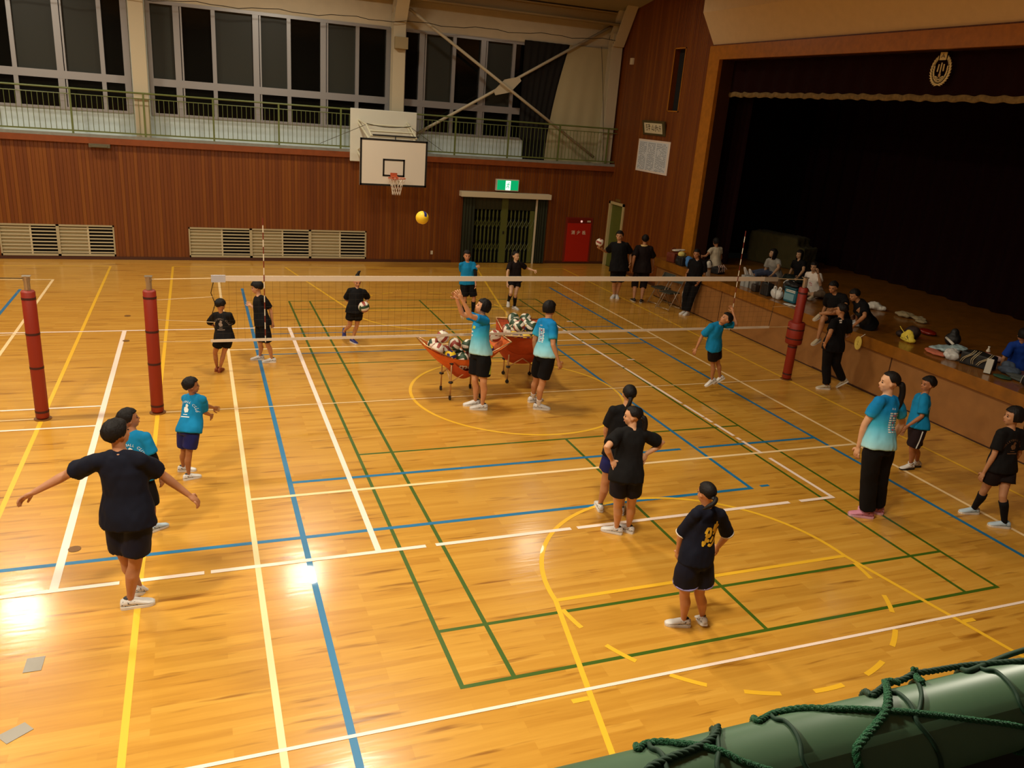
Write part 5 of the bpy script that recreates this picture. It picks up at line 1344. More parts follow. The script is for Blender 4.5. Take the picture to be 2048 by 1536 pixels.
def pts_along(a, m, b, ts):
    """points along the two bone chain a-m-b, t in 0..2"""
    return [blend(a, m, t) if t <= 1 else blend(m, b, t - 1) for t in ts]

class Person:
    def __init__(self, key, label, **k):
        P = POSES[key]
        self.H = H = P['H']; self.k = k; self.key = key
        self.kid = P['kid']; self.fem = P['fem']
        J = {n: V(p) for n, p in P['J'].items()}
        base = V(((J['lan'].x + J['ran'].x) / 2, (J['lan'].y + J['ran'].y) / 2, k.get('z0', 0.0)))
        if 'base' in k: base = V((J['pel'].x, J['pel'].y, k['z0']))
        self.J = {n: p - base for n, p in J.items()}
        mid = (self.J['lsh'] + self.J['rsh']) / 2
        for s_ in 'lr':
            self.J[s_ + 'sh'] = blend(self.J[s_ + 'sh'], mid, .16) - (self.J['neck'] - self.J['pel']).normalized() * .006 * H
        self.root = thing('person', label, 'person', base)
        J = self.J
        self.psi = math.radians(P['psi'])
        self.up = (J['neck'] - J['pel']).normalized()
        def side(a, b, up):
            v = (J[a] - J[b]); v = v - up * v.dot(up); return v.normalized()
        self.sh = side('lsh', 'rsh', self.up); self.hp = side('lhip', 'rhip', self.up)
        self.fc = self.sh.cross(self.up).normalized(); self.fh = self.hp.cross(self.up).normalized()
        self.w = k.get('wide', 1.0) * (1.0 if not self.kid else 0.97)
        # keep elbows and wrists outside the clothed trunk
        lo = (k.get('top') or {}).get('loose', .014)
        sp = J['neck'] - J['pel']; L_ = sp.length
        for n, pad in (('lel', .018), ('rel', .018), ('lwr', .024), ('rwr', .024)):
            d = J[n] - J['pel']; t = d.dot(self.up) / L_
            if -.34 < t < .80:
                sx = (self.hp * (1 - max(0, t)) + self.sh * max(0, t)).normalized(); fy = sx.cross(self.up).normalized()
                a, b = d.dot(sx), d.dot(fy)
                rx = (.106 if t < .2 else .094) * H * self.w + lo + pad * H; ry = .072 * H * self.w + lo + pad * H
                q = math.hypot(a / rx, b / ry)
                if 1e-4 < q < 1:
                    J[n] += (sx * a + fy * b) * (1 / q - 1)
        hy = math.radians(k.get('head', P['psi'])); pit = math.radians(k.get('pitch', 0)); roll = k.get('roll', 0)
        F = V((math.cos(hy) * math.cos(pit), math.sin(hy) * math.cos(pit), math.sin(pit)))
        L = V((-math.sin(hy), math.cos(hy), 0)); U = F.cross(L)
        self.HF, self.HL, self.HU = F, L, U
        self.hh = 0.0685 * H * (1.14 if self.kid else 1.0)
        self.hrot = Matrix((F, L, U)).transposed()
        self.body(); self.hair(k.get('hair', 'short')); self.clothes(); self.shoes()
    def torso_rings(self, m=0.0, t0=-0.2, t1=1.03, flare=0.0, n=14, straight=False):
        """rings from t0 to t1 along the spine, inflated by m"""
        H = self.H; J = self.J; w = self.w
        prof = [(-0.40, .080, .066), (-0.20, .078, .064), (-0.08, .088, .068), (0.10, .087, .066), (0.32, .076, .056), (0.55, .083, .060), (0.75, .092, .061), (0.88, .088, .052), (0.96, .062, .042), (1.03, .036, .035)]
        out = []
        for i in range(n):
            t = t0 + (t1 - t0) * i / (n - 1)
            for (a, b) in zip(prof, prof[1:]):
                if a[0] <= t <= b[0] + 1e-6:
                    u = (t - a[0]) / (b[0] - a[0]); u = u * u * (3 - 2 * u) * 0.5 + u * 0.5
                    rx = a[1] + (b[1] - a[1]) * u; ry = a[2] + (b[2] - a[2]) * u
                    break
            if straight and t < .80:
                e = max(0, min(1, (.36 - t) / .28)); rx = max(rx, (.0885 if not self.fem else .085) + .016 * e); ry = max(ry, .064 + .009 * e)
            s = max(0, min(1, t))
            sx = (self.hp * (1 - s) + self.sh * s).normalized()
            fy = sx.cross(self.up).normalized()
            c = J['pel'] + (J['neck'] - J['pel']) * t + fy * (0.012 * H * math.sin(s * PI) + 0.004 * H * s)
            fl_ = flare * max(0, 1 - (t - t0) / 0.5) * H
            out.append((c, sx, fy, (rx * w * H + m + fl_), (ry * w * H + m + fl_)))
        return out
    def body(self):
        J = self.J; H = self.H; mb = MB(); k = self.k
        slim = k.get('slim', 1.0) * (0.92 if self.kid else 1.0)
        ring_loft(mb, self.torso_rings(0.0, -.13))
        for s in 'lr':
            a, m, b = J[s + 'sh'], J[s + 'el'], J[s + 'wr']
            mb.ell(a, .030 * H, .030 * H, .030 * H)
            limb(mb, pts_along(a, m, b, (0, .3, .65, 1, 1.25, 1.6, 2)), [x * H * slim for x in (.031, .029, .0255, .0225, .0235, .019, .0145)])
            a, m, b = J[s + 'hip'], J[s + 'kn'], J[s + 'an']
            back = -(self.fh)
            kd = (m - a).normalized()
            cf = b - m
            bk = back - cf.normalized() * back.dot(cf.normalized())
            q = pts_along(a, m, b, (0, .35, .7, 1, 1.15, 1.35, 1.6, 1.85, 2))
            for i_, o_ in ((5, .010), (6, .006)): q[i_] = q[i_] + bk * o_ * H
            limb(mb, q, [x * H * slim for x in (.054, .050, .039, .032, .0305, .0325, .027, .0195, .018)], 16)
            limb(mb, [b, b + V((0, 0, -.02 * H))], [.018 * H, .018 * H], 10)
            self.hand_palm(mb, s)
        # neck and head
        hc = J['head']; h = self.hh; F, L, U = self.HF, self.HL, self.HU
        R = self.hrot
        nb = J['neck'] + (J['neck'] - J['pel']).normalized() * (-.018 * H) + self.fc * .006 * H
        limb(mb, [nb, blend(nb, hc - U * h * .45 - F * h * .12, .5), hc - U * h * .35 - F * h * .1], [.036 * H, .029 * H, .029 * H])
        E = lambda p, r: mb.ell(hc + R @ V(p) * h, r[0] * h, r[1] * h, r[2] * h, R, 18, 12)
        E((-.12, 0, .20), (.80, .66, .76)); E((.12, 0, -.28), (.60, .53, .66)); E((.40, 0, -.74), (.22, .26, .18)); E((.30, 0, -.45), (.40, .42, .34))
        E((.72, 0, -.22), (.17, .10, .17)); E((.66, 0, -.05), (.12, .07, .22)); E((.52, .0, .20), (.20, .42, .16)); E((.42, .34, -.25), (.22, .16, .16)); E((.42, -.34, -.25), (.22, .16, .16))
        for s in (1, -1):
            E((-.06, s * .66, -.12), (.15, .07, .22))
        E((.66, 0, -.55), (.10, .17, .07))
        vox = max(0.0085, H * k.get('vox', 0.0062))
        me = solid(mb, vox, 4, 0.5)
        mb2 = MB()
        mb2.v = [tuple(v.co) for v in me.vertices]; mb2.f = [tuple(p.vertices) for p in me.polygons]; mb2.mi = [0] * len(mb2.f)
        bpy.data.meshes.remove(me)
        for s in 'lr': self.fingers(mb2, s)
        mb2.m(1)
        for s in (1, -1):
            mb2.ell(hc + R @ V((.635, s * .255, -.02)) * h, .06 * h, .115 * h, .055 * h, R, 10, 6)
            mb2.ell(hc + R @ V((.635, s * .25, .17)) * h, .05 * h, .13 * h, .03 * h, R, 10, 6)
        mb2.m(2).ell(hc + R @ V((.725, 0, -.56)) * h, .05 * h, .16 * h, .045 * h, R, 10, 6)
        self.body_o = mb2.build('body', [skin(k.get('skin', (196, 142, 104))), M_eye, M_lip], self.root, True)
    def hand_frame(self, s):
        J = self.J; H = self.H
        d = (J[s + 'wr'] - J[s + 'el']).normalized()
        c = self.k.get('hands', {}).get(s, {})
        if 'dir' in c:
            q = c['dir']; d = (self.fc * q[0] + self.sh * q[1] + self.up * q[2]).normalized()
        sd = self.sh if s == 'l' else -self.sh
        if 'palm' in c:
            q = c['palm']; n = self.fc * q[0] + self.sh * q[1] + self.up * q[2]
        else:
            n = -sd
        n = n - d * n.dot(d)
        if n.length < .05: n = self.fc - d * self.fc.dot(d)
        n.normalize()
        th = n.cross(d) if s == 'r' else d.cross(n)       # thumb side
        if 'palm' not in c and th.dot(self.fc) < -0.2: th = -th
        return d, n, th.normalized(), c.get('curl', 0.35), c.get('spread', 0.12)
    def hand_palm(self, mb, s):
        H = self.H; d, n, th, cu, sp = self.hand_frame(s)
        w = self.J[s + 'wr']
        R = Matrix((d, th, n)).transposed()
        mb.ell(w + d * .029 * H, .034 * H, .0235 * H, .0115 * H, R, 14, 10)
    def fingers(self, mb, s):
        H = self.H; d, n, th, cu, sp = self.hand_frame(s)
        w = self.J[s + 'wr']
        mb.m(0)
        for i, ln in enumerate((.040, .045, .042, .033)):
            off = (1.5 - i) * .0112 * H
            b = w + d * .050 * H + th * off
            dd = (d + th * (1.5 - i) * sp * .5).normalized()
            p = [b - dd * .012 * H, b]
            ang = 0
            cur = b
            for j, seg in enumerate((.45, .32, .23)):
                ang += cu * (0.7, 1.0, 0.8)[j]
                cur = cur + (dd * math.cos(ang) + n * math.sin(ang)) * ln * H * seg
                p.append(cur)
            r = .0054 * H
            mb.tube(p, [r * 1.05, r * 1.08, r, r * .92, r * .65], 8)
        b = w + d * .018 * H + th * .016 * H
        p = [b, b + (th * .8 + d * .55).normalized() * .018 * H]
        p.append(p[-1] + (th * .45 + d * .85 + n * (.2 + cu * .5)).normalized() * .018 * H)
        p.append(p[-1] + (th * .2 + d * .9 + n * (.3 + cu * .6)).normalized() * .013 * H)
        mb.tube(p, [.0085 * H, .0075 * H, .0062 * H, .004 * H], 8)
    def hair(self, style):
        H = self.H; h = self.hh; R = self.hrot; hc = self.J['head']
        mb = MB()
        rnd = random.Random(self.key)
        ph0 = rnd.uniform(0, 9)
        bob = style in ('bob', 'long')
        drop = {'bob': .55, 'long': 1.5}.get(style, 0)
        tied = style in ('pony', 'bun', 'lowpony')
        C0 = V((-.12, 0, .20))
        rad = V((.80, .66, .76)) * (1.10 if tied else 1.20)
        NP, NT = 64, 14
        def hairline(a):                     # a: 0 front .. pi back  -> polar angle of the lower edge
            a = abs(a)
            f, sd, bk = (52, 92, 132)
            if style == 'short': f, sd, bk = 66, 104, 134
            if style == 'fringe': f, sd, bk = 78, 110, 134
            if bob: f, sd, bk = 68, 100, 120
            t = a / PI
            if t < .32: return f
            if t < .46: return f + (sd - f) * (t - .32) / .14
            if t < .60: return sd
            return sd + (bk - sd) * min(1, (t - .60) / .22)
        def pt(a, th, inner):
            q = V((math.sin(th) * math.cos(a), math.sin(th) * math.sin(a), math.cos(th)))
            kk = 1.0 - (0.17 if inner else 0.0)
            if not inner and th > 1.5: kk -= .10 * min(1, (th - 1.5) / .7)
            lump = 0 if inner else (.016 if tied else .055) * noise.noise(V((q.x * 4 + ph0, q.y * 4, q.z * 2.5))) + (.012 if tied else .03) * noise.noise(V((a * 7, th * 1.2, ph0)))
            p = V((q.x * rad.x, q.y * rad.y, q.z * rad.z)) * (kk + lump) + C0
            return p
        vs = []; fs = []
        def strip(inner):
            n0 = len(vs)
            for i in range(NT + 1):
                for j in range(NP):
                    a = 2 * PI * j / NP - PI
                    hl = math.radians(hairline(a) + (0 if tied else 6.0 * noise.noise(V((a * 4, ph0, 0))) + 3.0 * math.sin(j * 2.4)))
                    u = i / NT
                    hang = bob and abs(a) > .36 * PI
                    if hang:
                        full = math.radians(95)
                        tot = full + drop
                        s_ = u * tot
                        if s_ <= full: p = pt(a, s_, inner)
                        else:
                            p = pt(a, full, inner)
                            e = s_ - full
                            p = p + V((0, 0, -e * .95))
                            sc_ = 1 - (0.10 if style == 'bob' else .16) * (e / max(drop, .01)) ** 2
                            p = V(((p.x - C0.x) * sc_ + C0.x, (p.y - C0.y) * sc_, p.z + .03 * noise.noise(V((a * 6, ph0, 3)))))
                    else:
                        p = pt(a, hl * u, inner)
                    vs.append(hc + R @ p * h)
            for i in range(NT):
                for j in range(NP):
                    a_, b_ = n0 + i * NP + j, n0 + i * NP + (j + 1) % NP
                    q = (a_, a_ + NP, b_ + NP, b_)
                    fs.append(q if not inner else tuple(reversed(q)))
            return n0
        o0 = strip(False); i0 = strip(True)
        for j in range(NP):
            a_, b_ = o0 + NT * NP + j, o0 + NT * NP + (j + 1) % NP
            c_, d_ = i0 + NT * NP + j, i0 + NT * NP + (j + 1) % NP
            fs.append((a_, c_, d_, b_))
        mb.add(vs, fs)
        me = mb.mesh('hair')
        o = mesh_obj('hair', me, M_hair, self.root, True)
        if style in ('pony', 'lowpony'):
            z0 = .30 if style == 'pony' else -.15
            b = hc + R @ V((-.86, 0, z0)) * h
            ln = self.k.get('tail', .17) * H
            side_ = self.k.get('tailside', 0.0)
            dn = V((0, 0, -1)); bk = -self.HF; lf = self.HL
            q = [b, b + bk * .02 * H + V((0, 0, .006)), b + bk * .035 * H + dn * ln * .3 + lf * side_ * .02 * H, b + bk * .028 * H + dn * ln * .7 + lf * side_ * .05 * H, b + bk * .018 * H + dn * ln + lf * side_ * .07 * H]
            ks = .7 if ln < .12 * H else 1.0
            m2 = MB(); m2.tube(smooth_path(q, 5), [ks * (.010 + .009 * math.sin(min(1, i / 9) * PI * .6)) * H * (1 if i < 14 else 1 - (i - 14) / 6 * .75) for i in range(21)], 12)
            m2.build('ponytail', M_hair, o, True)
            m2 = MB(); m2.ell(b + bk * .006 * H, .016 * H, .016 * H, .012 * H); m2.build('hair_tie', mat('hair_tie', (36, 30, 28), 0.6), o, True)
        if style == 'bun':
            b = hc + R @ V((-.35, 0, .95)) * h
            m2 = MB(); m2.ell(b, .03 * H, .026 * H, .032 * H); m2.tube(smooth_path([b, b + V((.02, 0, .05)) * H, b + V((.045, 0, .065)) * H], 5), [.02 * H] * 6 + [.015 * H, .012 * H, .009 * H, .006 * H, .003 * H], 8)
            m2.build('topknot', M_hair, o, True)
    # ---- clothing
    def clothes(self):
        k = self.k; H = self.H; J = self.J
        vox = max(0.011, H * .0078)
        top = k.get('top')
        if top:
            g = top.get('loose', .014)
            mb = MB()
            hem = top.get('hem', -.10)
            ring_loft(mb, self.torso_rings(g, hem, 1.0, top.get('flare', .012), 14, True), 20)
            sl = top.get('sleeve', .62)
            for s in 'lr':
                a, m, b = J[s + 'sh'], J[s + 'el'], J[s + 'wr']
                mb.ell(a, .030 * H + g * .7, .030 * H + g * .7, .030 * H + g * .7)
                n = 5
                ts = [sl * i / (n - 1) for i in range(n)]
                q = pts_along(a, m, b, ts)
                r0 = .030 * H + g * .7
                rs = [r0 + (top.get('cuff', .036) * H - r0) * (i / (n - 1)) for i in range(n)]
                ins = blend(a, J['neck'] - self.up * .03 * H, .45)
                mb.tube([ins] + q, [r0] + rs, 16)
                nk = J['neck'] - self.up * .012 * H
                mb.tube([nk, blend(nk, a, .5) + self.up * .004 * H, a], [.030 * H + g * .4, .029 * H + g * .5, .026 * H + g * .6], 14)
            # collar
            nb = J['neck'] - self.up * .012 * H + self.fc * .006 * H
            mb.cyl(nb - self.up * .03 * H, nb + self.up * top.get('collar_h', .014) * H, .052 * H, 16, .039 * H)
            self.top_o = solid_obj('shirt', mb, vox, top['m'], self.root, 3, 0.5, top.get('wr', .011), 9)
            if top.get('collar'):
                mb = MB(); a_ = nb + self.up * (.020 if top.get('collar_r', .006) > .008 else .006) * H
                mb.tube([a_ + (self.sh * math.cos(t) + self.fc * math.sin(t)) * .044 * H + self.fc * .002 for t in [2 * PI * i / 24 for i in range(24)]], top.get('collar_r', .006) * H, 8, True)
                mb.build('collar', top['collar'], self.top_o, True)
            if top.get('cuffs'):
                for s in 'lr':
                    a, m, b = J[s + 'sh'], J[s + 'el'], J[s + 'wr']
                    q = pts_along(a, m, b, (sl - .04, sl + .015))
                    mb = MB(); mb.cyl(q[0], q[1], top.get('cuff', .036) * H + .003, 16); mb.build('cuff', top['cuffs'], self.top_o, True)
        bot = k.get('bottom')
        if bot:
            g = bot.get('loose', .012); mb = MB()
            gt = min(g, max(.004, (top.get('loose', .014) - .011))) if top else g
            rr = self.torso_rings(gt, -.19, .20, 0.0, 8)
            ring_loft(mb, rr, 20)
            ln = bot.get('len', .62)
            for s in 'lr':
                a, m, b = J[s + 'hip'], J[s + 'kn'], J[s + 'an']
                n = 9
                ts = [ln * i / (n - 1) for i in range(n)]
                q = pts_along(a, m, b, ts)
                rs = []
                for t in ts:
                    base = .050 + (.034 - .050) * min(1, t) if t <= 1 else .034 - .010 * (t - 1)
                    ge = gt + (g - gt) * min(1, t / .3)
                    rs.append(base * H * (.95 if self.kid else 1) + ge + bot.get('flare', .012) * (t / max(ln, .01)) * H)
                t0 = (q[1] - q[0]).normalized()
                mb.tube([q[0] - t0 * .03 * H] + q, [rs[0] * .8] + rs, 18)
            self.bot_o = solid_obj('shorts' if ln < 1.05 else 'trousers', mb, vox, bot['m'], self.root, 3, 0.5, bot.get('wr', .010), 8)
            if bot.get('stripe'):
                for s in bot.get('stripe_sides', 'lr'):
                    a, m, b = J[s + 'hip'], J[s + 'kn'], J[s + 'an']
                    sd = self.hp if s == 'l' else -self.hp
                    ts = [(.1 + (ln - .12) * i / 14) for i in range(15)]
                    self.ribbon(pts_along(a, m, b, ts), sd, bot.get('stripe_w', .022) * H, self.bot_o, 'side_stripe', bot['stripe'])
            if bot.get('hemline'):
                for s in 'lr':
                    a, m, b = J[s + 'hip'], J[s + 'kn'], J[s + 'an']
                    q = pts_along(a, m, b, (ln - .035, ln + .012))
                    r = (.054 + (.034 - .054) * min(1, ln)) * H * (.95 if self.kid else 1) + g + bot.get('flare', .012) * H
                    mb = MB(); mb.cyl(q[0], q[1], r + .001, 20); mb.build('hem', bot['hemline'], self.bot_o, True)
        sk = k.get('socks')
        if sk:
            for s in 'lr':
                m, b = J[s + 'kn'], J[s + 'an']
                bt = (b - m).normalized()
                t0 = 1 - sk[1]
                q = [blend(m, b, t0 + (1 - t0) * i / 5) for i in range(6)]
                back = -(self.fh); bk = back - bt * back.dot(bt)
                rs = []
                for i in range(6):
                    t = t0 + (1 - t0) * i / 5
                    rs.append((.0325 - .0135 * max(0, min(1, (t - .3) / .6))) * H * (.95 if self.kid else 1) + .007)
                q = [p + bk * (.008 * H * max(0, 1 - abs((t0 + (1 - t0) * i / 5) - .4) / .35)) for i, p in enumerate(q)]
                mb = MB(); mb.tube(q + [b + bt * .02 * H], rs + [rs[-1]], 14); mb.build('sock', sk[0], self.root, True)
        ar = k.get('armsleeve')
        if ar:
            for s in ar[1]:
                q = pts_along(J[s + 'sh'], J[s + 'el'], J[s + 'wr'], (.55, .8, 1, 1.25, 1.55))
                mb = MB(); mb.tube(q, [.029 * H, .0275 * H, .0255 * H, .026 * H, .023 * H], 14); mb.build('arm_sleeve', ar[0], self.root, True)
    def ribbon(self, pts, side, wd, target, name, m, lift=.003):
        bvh = BVHTree.FromObject(target, bpy.context.evaluated_depsgraph_get())
        vs = []; fs = []
        for i, p in enumerate(pts):
            t = (pts[min(i + 1, len(pts) - 1)] - pts[max(i - 1, 0)]).normalized()
            sd = (side - t * side.dot(t)).normalized(); fr = t.cross(sd)
            for e in (-1, 0, 1):
                o = p + sd * .3 + fr * e * wd / 2
                hit = bvh.ray_cast(o, -sd)
                q = (hit[0] + hit[1] * lift) if hit[0] is not None else p + sd * .06
                vs.append(q)
        for i in range(len(pts) - 1):
            for e in (0, 1):
                a = i * 3 + e
                fs.append((a, a + 1, a + 4, a + 3))
        mb = MB(); mb.add(vs, fs); return mb.build(name, m, target)
    def decal(self, shape, cu, cv, m, name='print', back=True, target=None, axis=None, lift=.0035, sub=True, ux=None, rot=0.0):
        """project a flat drawing onto the shirt; cu sideways, cv up from the pelvis (metres)"""
        target = target or self.top_o
        bvh = BVHTree.FromObject(target, bpy.context.evaluated_depsgraph_get())
        ax = axis if axis is not None else (-self.fc if back else self.fc)
        up = (self.up - ax * self.up.dot(ax)).normalized()
        rx = up.cross(ax).normalized()
        if rot: rx, up = rx * math.cos(rot) + up * math.sin(rot), up * math.cos(rot) - rx * math.sin(rot)
        bm = bmesh.new()
        vv = [bm.verts.new((v.x, v.y, 0)) for v in (V((p[0], p[1], 0)) for p in shape[0])]
        for f in shape[1]:
            try: bm.faces.new([vv[i] for i in f])
            except ValueError: pass
        if sub:
            bmesh.ops.triangulate(bm, faces=bm.faces)
            for _ in range(2):
                es = [e for e in bm.edges if e.calc_length() > .055]
                if es: bmesh.ops.subdivide_edges(bm, edges=es, cuts=1)
                bmesh.ops.triangulate(bm, faces=[f for f in bm.faces if len(f.verts) > 3])
        o0 = self.J['pel'] + self.up * cv + rx * cu + ax * .6
        dead = []
        for v in bm.verts:
            o = o0 + rx * v.co.x + up * v.co.y
            hit = bvh.ray_cast(o, -ax)
            if hit[0] is None: dead.append(v)
            else: v.co = hit[0] + ax * lift
        if dead: bmesh.ops.delete(bm, geom=dead, context='VERTS')
        me = bpy.data.meshes.new(name); bm.to_mesh(me); bm.free()
        return mesh_obj(name, me, m, target)
    def shoes(self):
        k = self.k; H = self.H; J = self.J
        sh = k.get('shoes')
        if not sh: return
        for s in 'lr':
            an = J[s + 'an']
            c = sh.get(s, {})
            yaw = math.radians(c.get('yaw', math.degrees(self.psi) + (10 if s == 'l' else -10)))
            pit = math.radians(c.get('pitch', 0))
            F = V((math.cos(yaw) * math.cos(pit), math.sin(yaw) * math.cos(pit), math.sin(pit)))
            L = V((-math.sin(yaw), math.cos(yaw), 0)); U = F.cross(L)
            R = Matrix((F, L, U)).transposed()
            S = H * (1.04 if self.kid else 1.0)
            o = an - U * .0475 * H
            prof = [(-.047, .010, .030), (-.043, .017, .048), (-.028, .0215, .056), (0, .0225, .057), (.028, .0235, .050), (.055, .0265, .038), (.080, .0275, .029), (.098, .023, .023), (.110, .012, .017)]
            mb = MB(); rings = []
            n = 14; vs = []; fs = []
            for (x, wd, ht) in prof:
                for j in range(n):
                    t = 2 * PI * j / n
                    cx, cz = math.cos(t), math.sin(t)
                    zz = .010 + (ht - .010) * (0.5 + 0.5 * cz) if cz > 0 else .010 + (ht - .010) * .5 * (1 + cz * 1.0)
                    px = math.copysign(abs(cx) ** .8, cx) * wd * (1 - .25 * max(0, cz))
                    vs.append(o + R @ V((x, px, zz)) * S)
            kk = len(prof)
            for i in range(kk - 1):
                for j in range(n): fs.append((i * n + j, (i + 1) * n + j, (i + 1) * n + (j + 1) % n, i * n + (j + 1) % n))
            fs.append(tuple(range(n))); fs.append(tuple(reversed([(kk - 1) * n + j for j in range(n)])))
            mb.add(vs, fs)
            so = mb.build('shoe', sh['m'], self.root, True)
            mb = MB(); poly = []
            for (x, wd, ht) in prof: poly.append((x, wd + .0015))
            for (x, wd, ht) in reversed(prof): poly.append((x, -wd - .0015))
            m_ = len(poly)
            mb.add([o + R @ V((x, y, .0)) * S for x, y in poly] + [o + R @ V((x, y, .014)) * S for x, y in poly], [tuple(reversed(range(m_))), tuple(range(m_, 2 * m_))] + [(i, (i + 1) % m_, m_ + (i + 1) % m_, m_ + i) for i in range(m_)])
            mb.build('sole', sh.get('sole', mat('sole_white', (220, 212, 200), 0.6)), so)
            if 'mark' in sh:
                bvh = BVHTree.FromObject(so, bpy.context.evaluated_depsgraph_get())
                for sd in (1, -1):
                    st = [[(-.034, .044), (-.010, .034), (.030, .020)], [(.002, .044), (.012, .018)], [(.018, .040), (.030, .016)], [(-.040, .028), (-.022, .020)]]
                    vs_, fs_ = stroke_shape(st, .008)
                    out = []; ok = True
                    for v in vs_:
                        oo = o + R @ V((v.x, sd * .08, v.y)) * S
                        hit = bvh.ray_cast(oo, -(L * sd))
                        out.append((hit[0] + L * sd * .002) if hit[0] is not None else o + R @ V((v.x, sd * .022, v.y)) * S)
                    mb = MB(); mb.add(out, fs_); mb.build('shoe_stripes', sh['mark'], so)
                mb = MB(); mb.ell(o + R @ V((-.008, 0, .056)) * S, .024 * S, .016 * S, .006 * S, R, 12, 6); mb.build('shoe_collar', sh['mark'], so, True)
# ---- cloth materials
def cloth(name, rgb, **k): return mat(name, rgb, k.get('rough', .85), var=.10, scale=7, bump=.10, bscale=260, spec=.2)
K_navy = cloth('cloth_navy', (14, 16, 30)); K_black = cloth('cloth_black', (13, 11, 12)); K_black2 = cloth('cloth_soft_black', (17, 15, 15))
K_blue = cloth('cloth_club_blue', (14, 122, 170)); K_shorts = cloth('shorts_navy_blue', (24, 30, 88), rough=.6); K_dknavy = cloth('shorts_dark_navy', (15, 18, 36), rough=.7)
K_white = cloth('cloth_bright_white', (222, 210, 196)); K_grey = cloth('cloth_pale_grey', (150, 146, 136)); K_jean = cloth('cloth_jean', (66, 74, 96)); K_brownish = cloth('cloth_brown_black', (24, 14, 12))
K_offw = cloth('cloth_offwhite_streaked', (190, 176, 150))
def gradient_mat():
    m, nt, b = node_mat('cloth_blue_white_gradient')
    tc = nt.nodes.new('ShaderNodeTexCoord'); sx = nt.nodes.new('ShaderNodeSeparateXYZ')
    nt.links.new(tc.outputs['Generated'], sx.inputs[0])
    r = ramp(nt, [(0.03, (176, 214, 216)), (0.22, (140, 202, 214)), (0.50, (60, 168, 200)), (0.72, (16, 128, 184)), (1.0, (10, 116, 178))])
    nt.links.new(sx.outputs['Z'], r.inputs['Fac']); nt.links.new(r.outputs['Color'], b.inputs['Base Color'])
    b.inputs['Roughness'].default_value = .8; b.inputs['Specular IOR Level'].default_value = .2
    return m
K_grad = gradient_mat()
P_white = mat('print_white', (226, 230, 226), .7); P_gold = mat('print_gold', (222, 178, 40), .7); P_dim = mat('print_dim_grey', (136, 116, 100), .8); P_bronze = mat('print_bronze', (110, 76, 46), .8)
P_lime = mat('print_lime', (196, 200, 66), .7); P_dark = mat('print_dark', (22, 22, 26), .7); P_pink = mat('print_pink', (196, 96, 110), .7)
S_w = mat('shoe_white', (214, 208, 200), .55); S_k = mat('shoe_mark_dark', (34, 38, 46), .6); S_blk = mat('shoe_black', (24, 22, 22), .6); S_blue = mat('shoe_blue', (48, 52, 120), .55); S_or = mat('shoe_orange', (150, 74, 34), .55); S_pk = mat('shoe_pink', (204, 130, 150), .55)
S_bw = mat('shoe_pale_blue', (180, 196, 206), .55); S_beige = mat('shoe_beige', (190, 172, 140), .6)
WS = dict(m=S_w, mark=S_k)
def arc_text(body, R, size, step, bold=.004):
    vs = []; fs = []
    n = len(body)
    for i, ch in enumerate(body):
        if ch == ' ': continue
        a = (i - (n - 1) / 2) * step
        sv, sf = text_shape(ch, size, bold)
        c, s = math.cos(-a), math.sin(-a)
        o = V((R * math.sin(a), R * math.cos(a) - R, 0))
        b0 = len(vs)
        vs += [o + V((v.x * c - v.y * s, v.x * s + v.y * c, 0)) for v in sv]
        fs += [tuple(b0 + k for k in f) for f in sf]
    return vs, fs
def club_print(p, m, cv, k=1.0, cu=0.0):
    H = p.H
    p.decal(arc_text('VOLLEYBALL CLUB', .122 * k, .036 * k, .20, 0.0), cu, cv, m, 'arched_lettering')
    blob = [(-.035, -.05), (-.01, -.085), (.012, -.06), (.03, -.075), (.035, -.045), (.02, -.02), (.034, .0), (.012, .022), (-.008, .012), (-.012, -.018), (-.03, -.02)]
    p.decal(([V((x * k, (y - .045) * k, 0)) for x, y in blob], [tuple(range(len(blob)))]), cu, cv, m, 'print_mark')
    vs, fs = stroke_shape([[(-.03, -.15), (.03, -.15)]], .012); p.decal(([v * k for v in vs], fs), cu, cv, m, 'print_line')
    vs, fs = stroke_shape([[(-.062, -.178), (.062, -.178)]], .016); p.decal(([v * k for v in vs], fs), cu, cv, m, 'print_line')
def list_print(p, cv, cu=0.0, k=1.0):
    rnd = random.Random(5); white = MB(); pink = MB()
    for r in range(9):
        for c in range(3):
            x = (-.075 + c * .055) * k; y = -r * .028 * k
            wd = rnd.uniform(.028, .048) * k
            (pink if (c == 1 and r % 3 == 1) else white).quad((x, y, 0), (x + wd, y, 0), (x + wd, y + .017 * k, 0), (x, y + .017 * k, 0))
    p.decal(([V(v) for v in white.v], white.f), cu, cv, P_white, 'printed_list')
    p.decal(([V(v) for v in pink.v], pink.f), cu, cv, P_pink, 'printed_list')
    p.decal(stroke_shape([[(-.03, -.008), (-.018, .014), (-.006, -.008)], [(.006, .012), (.016, -.008), (.028, .012)]], .007), cu - .02, cv + .06 * k, P_white, 'neck_mark')

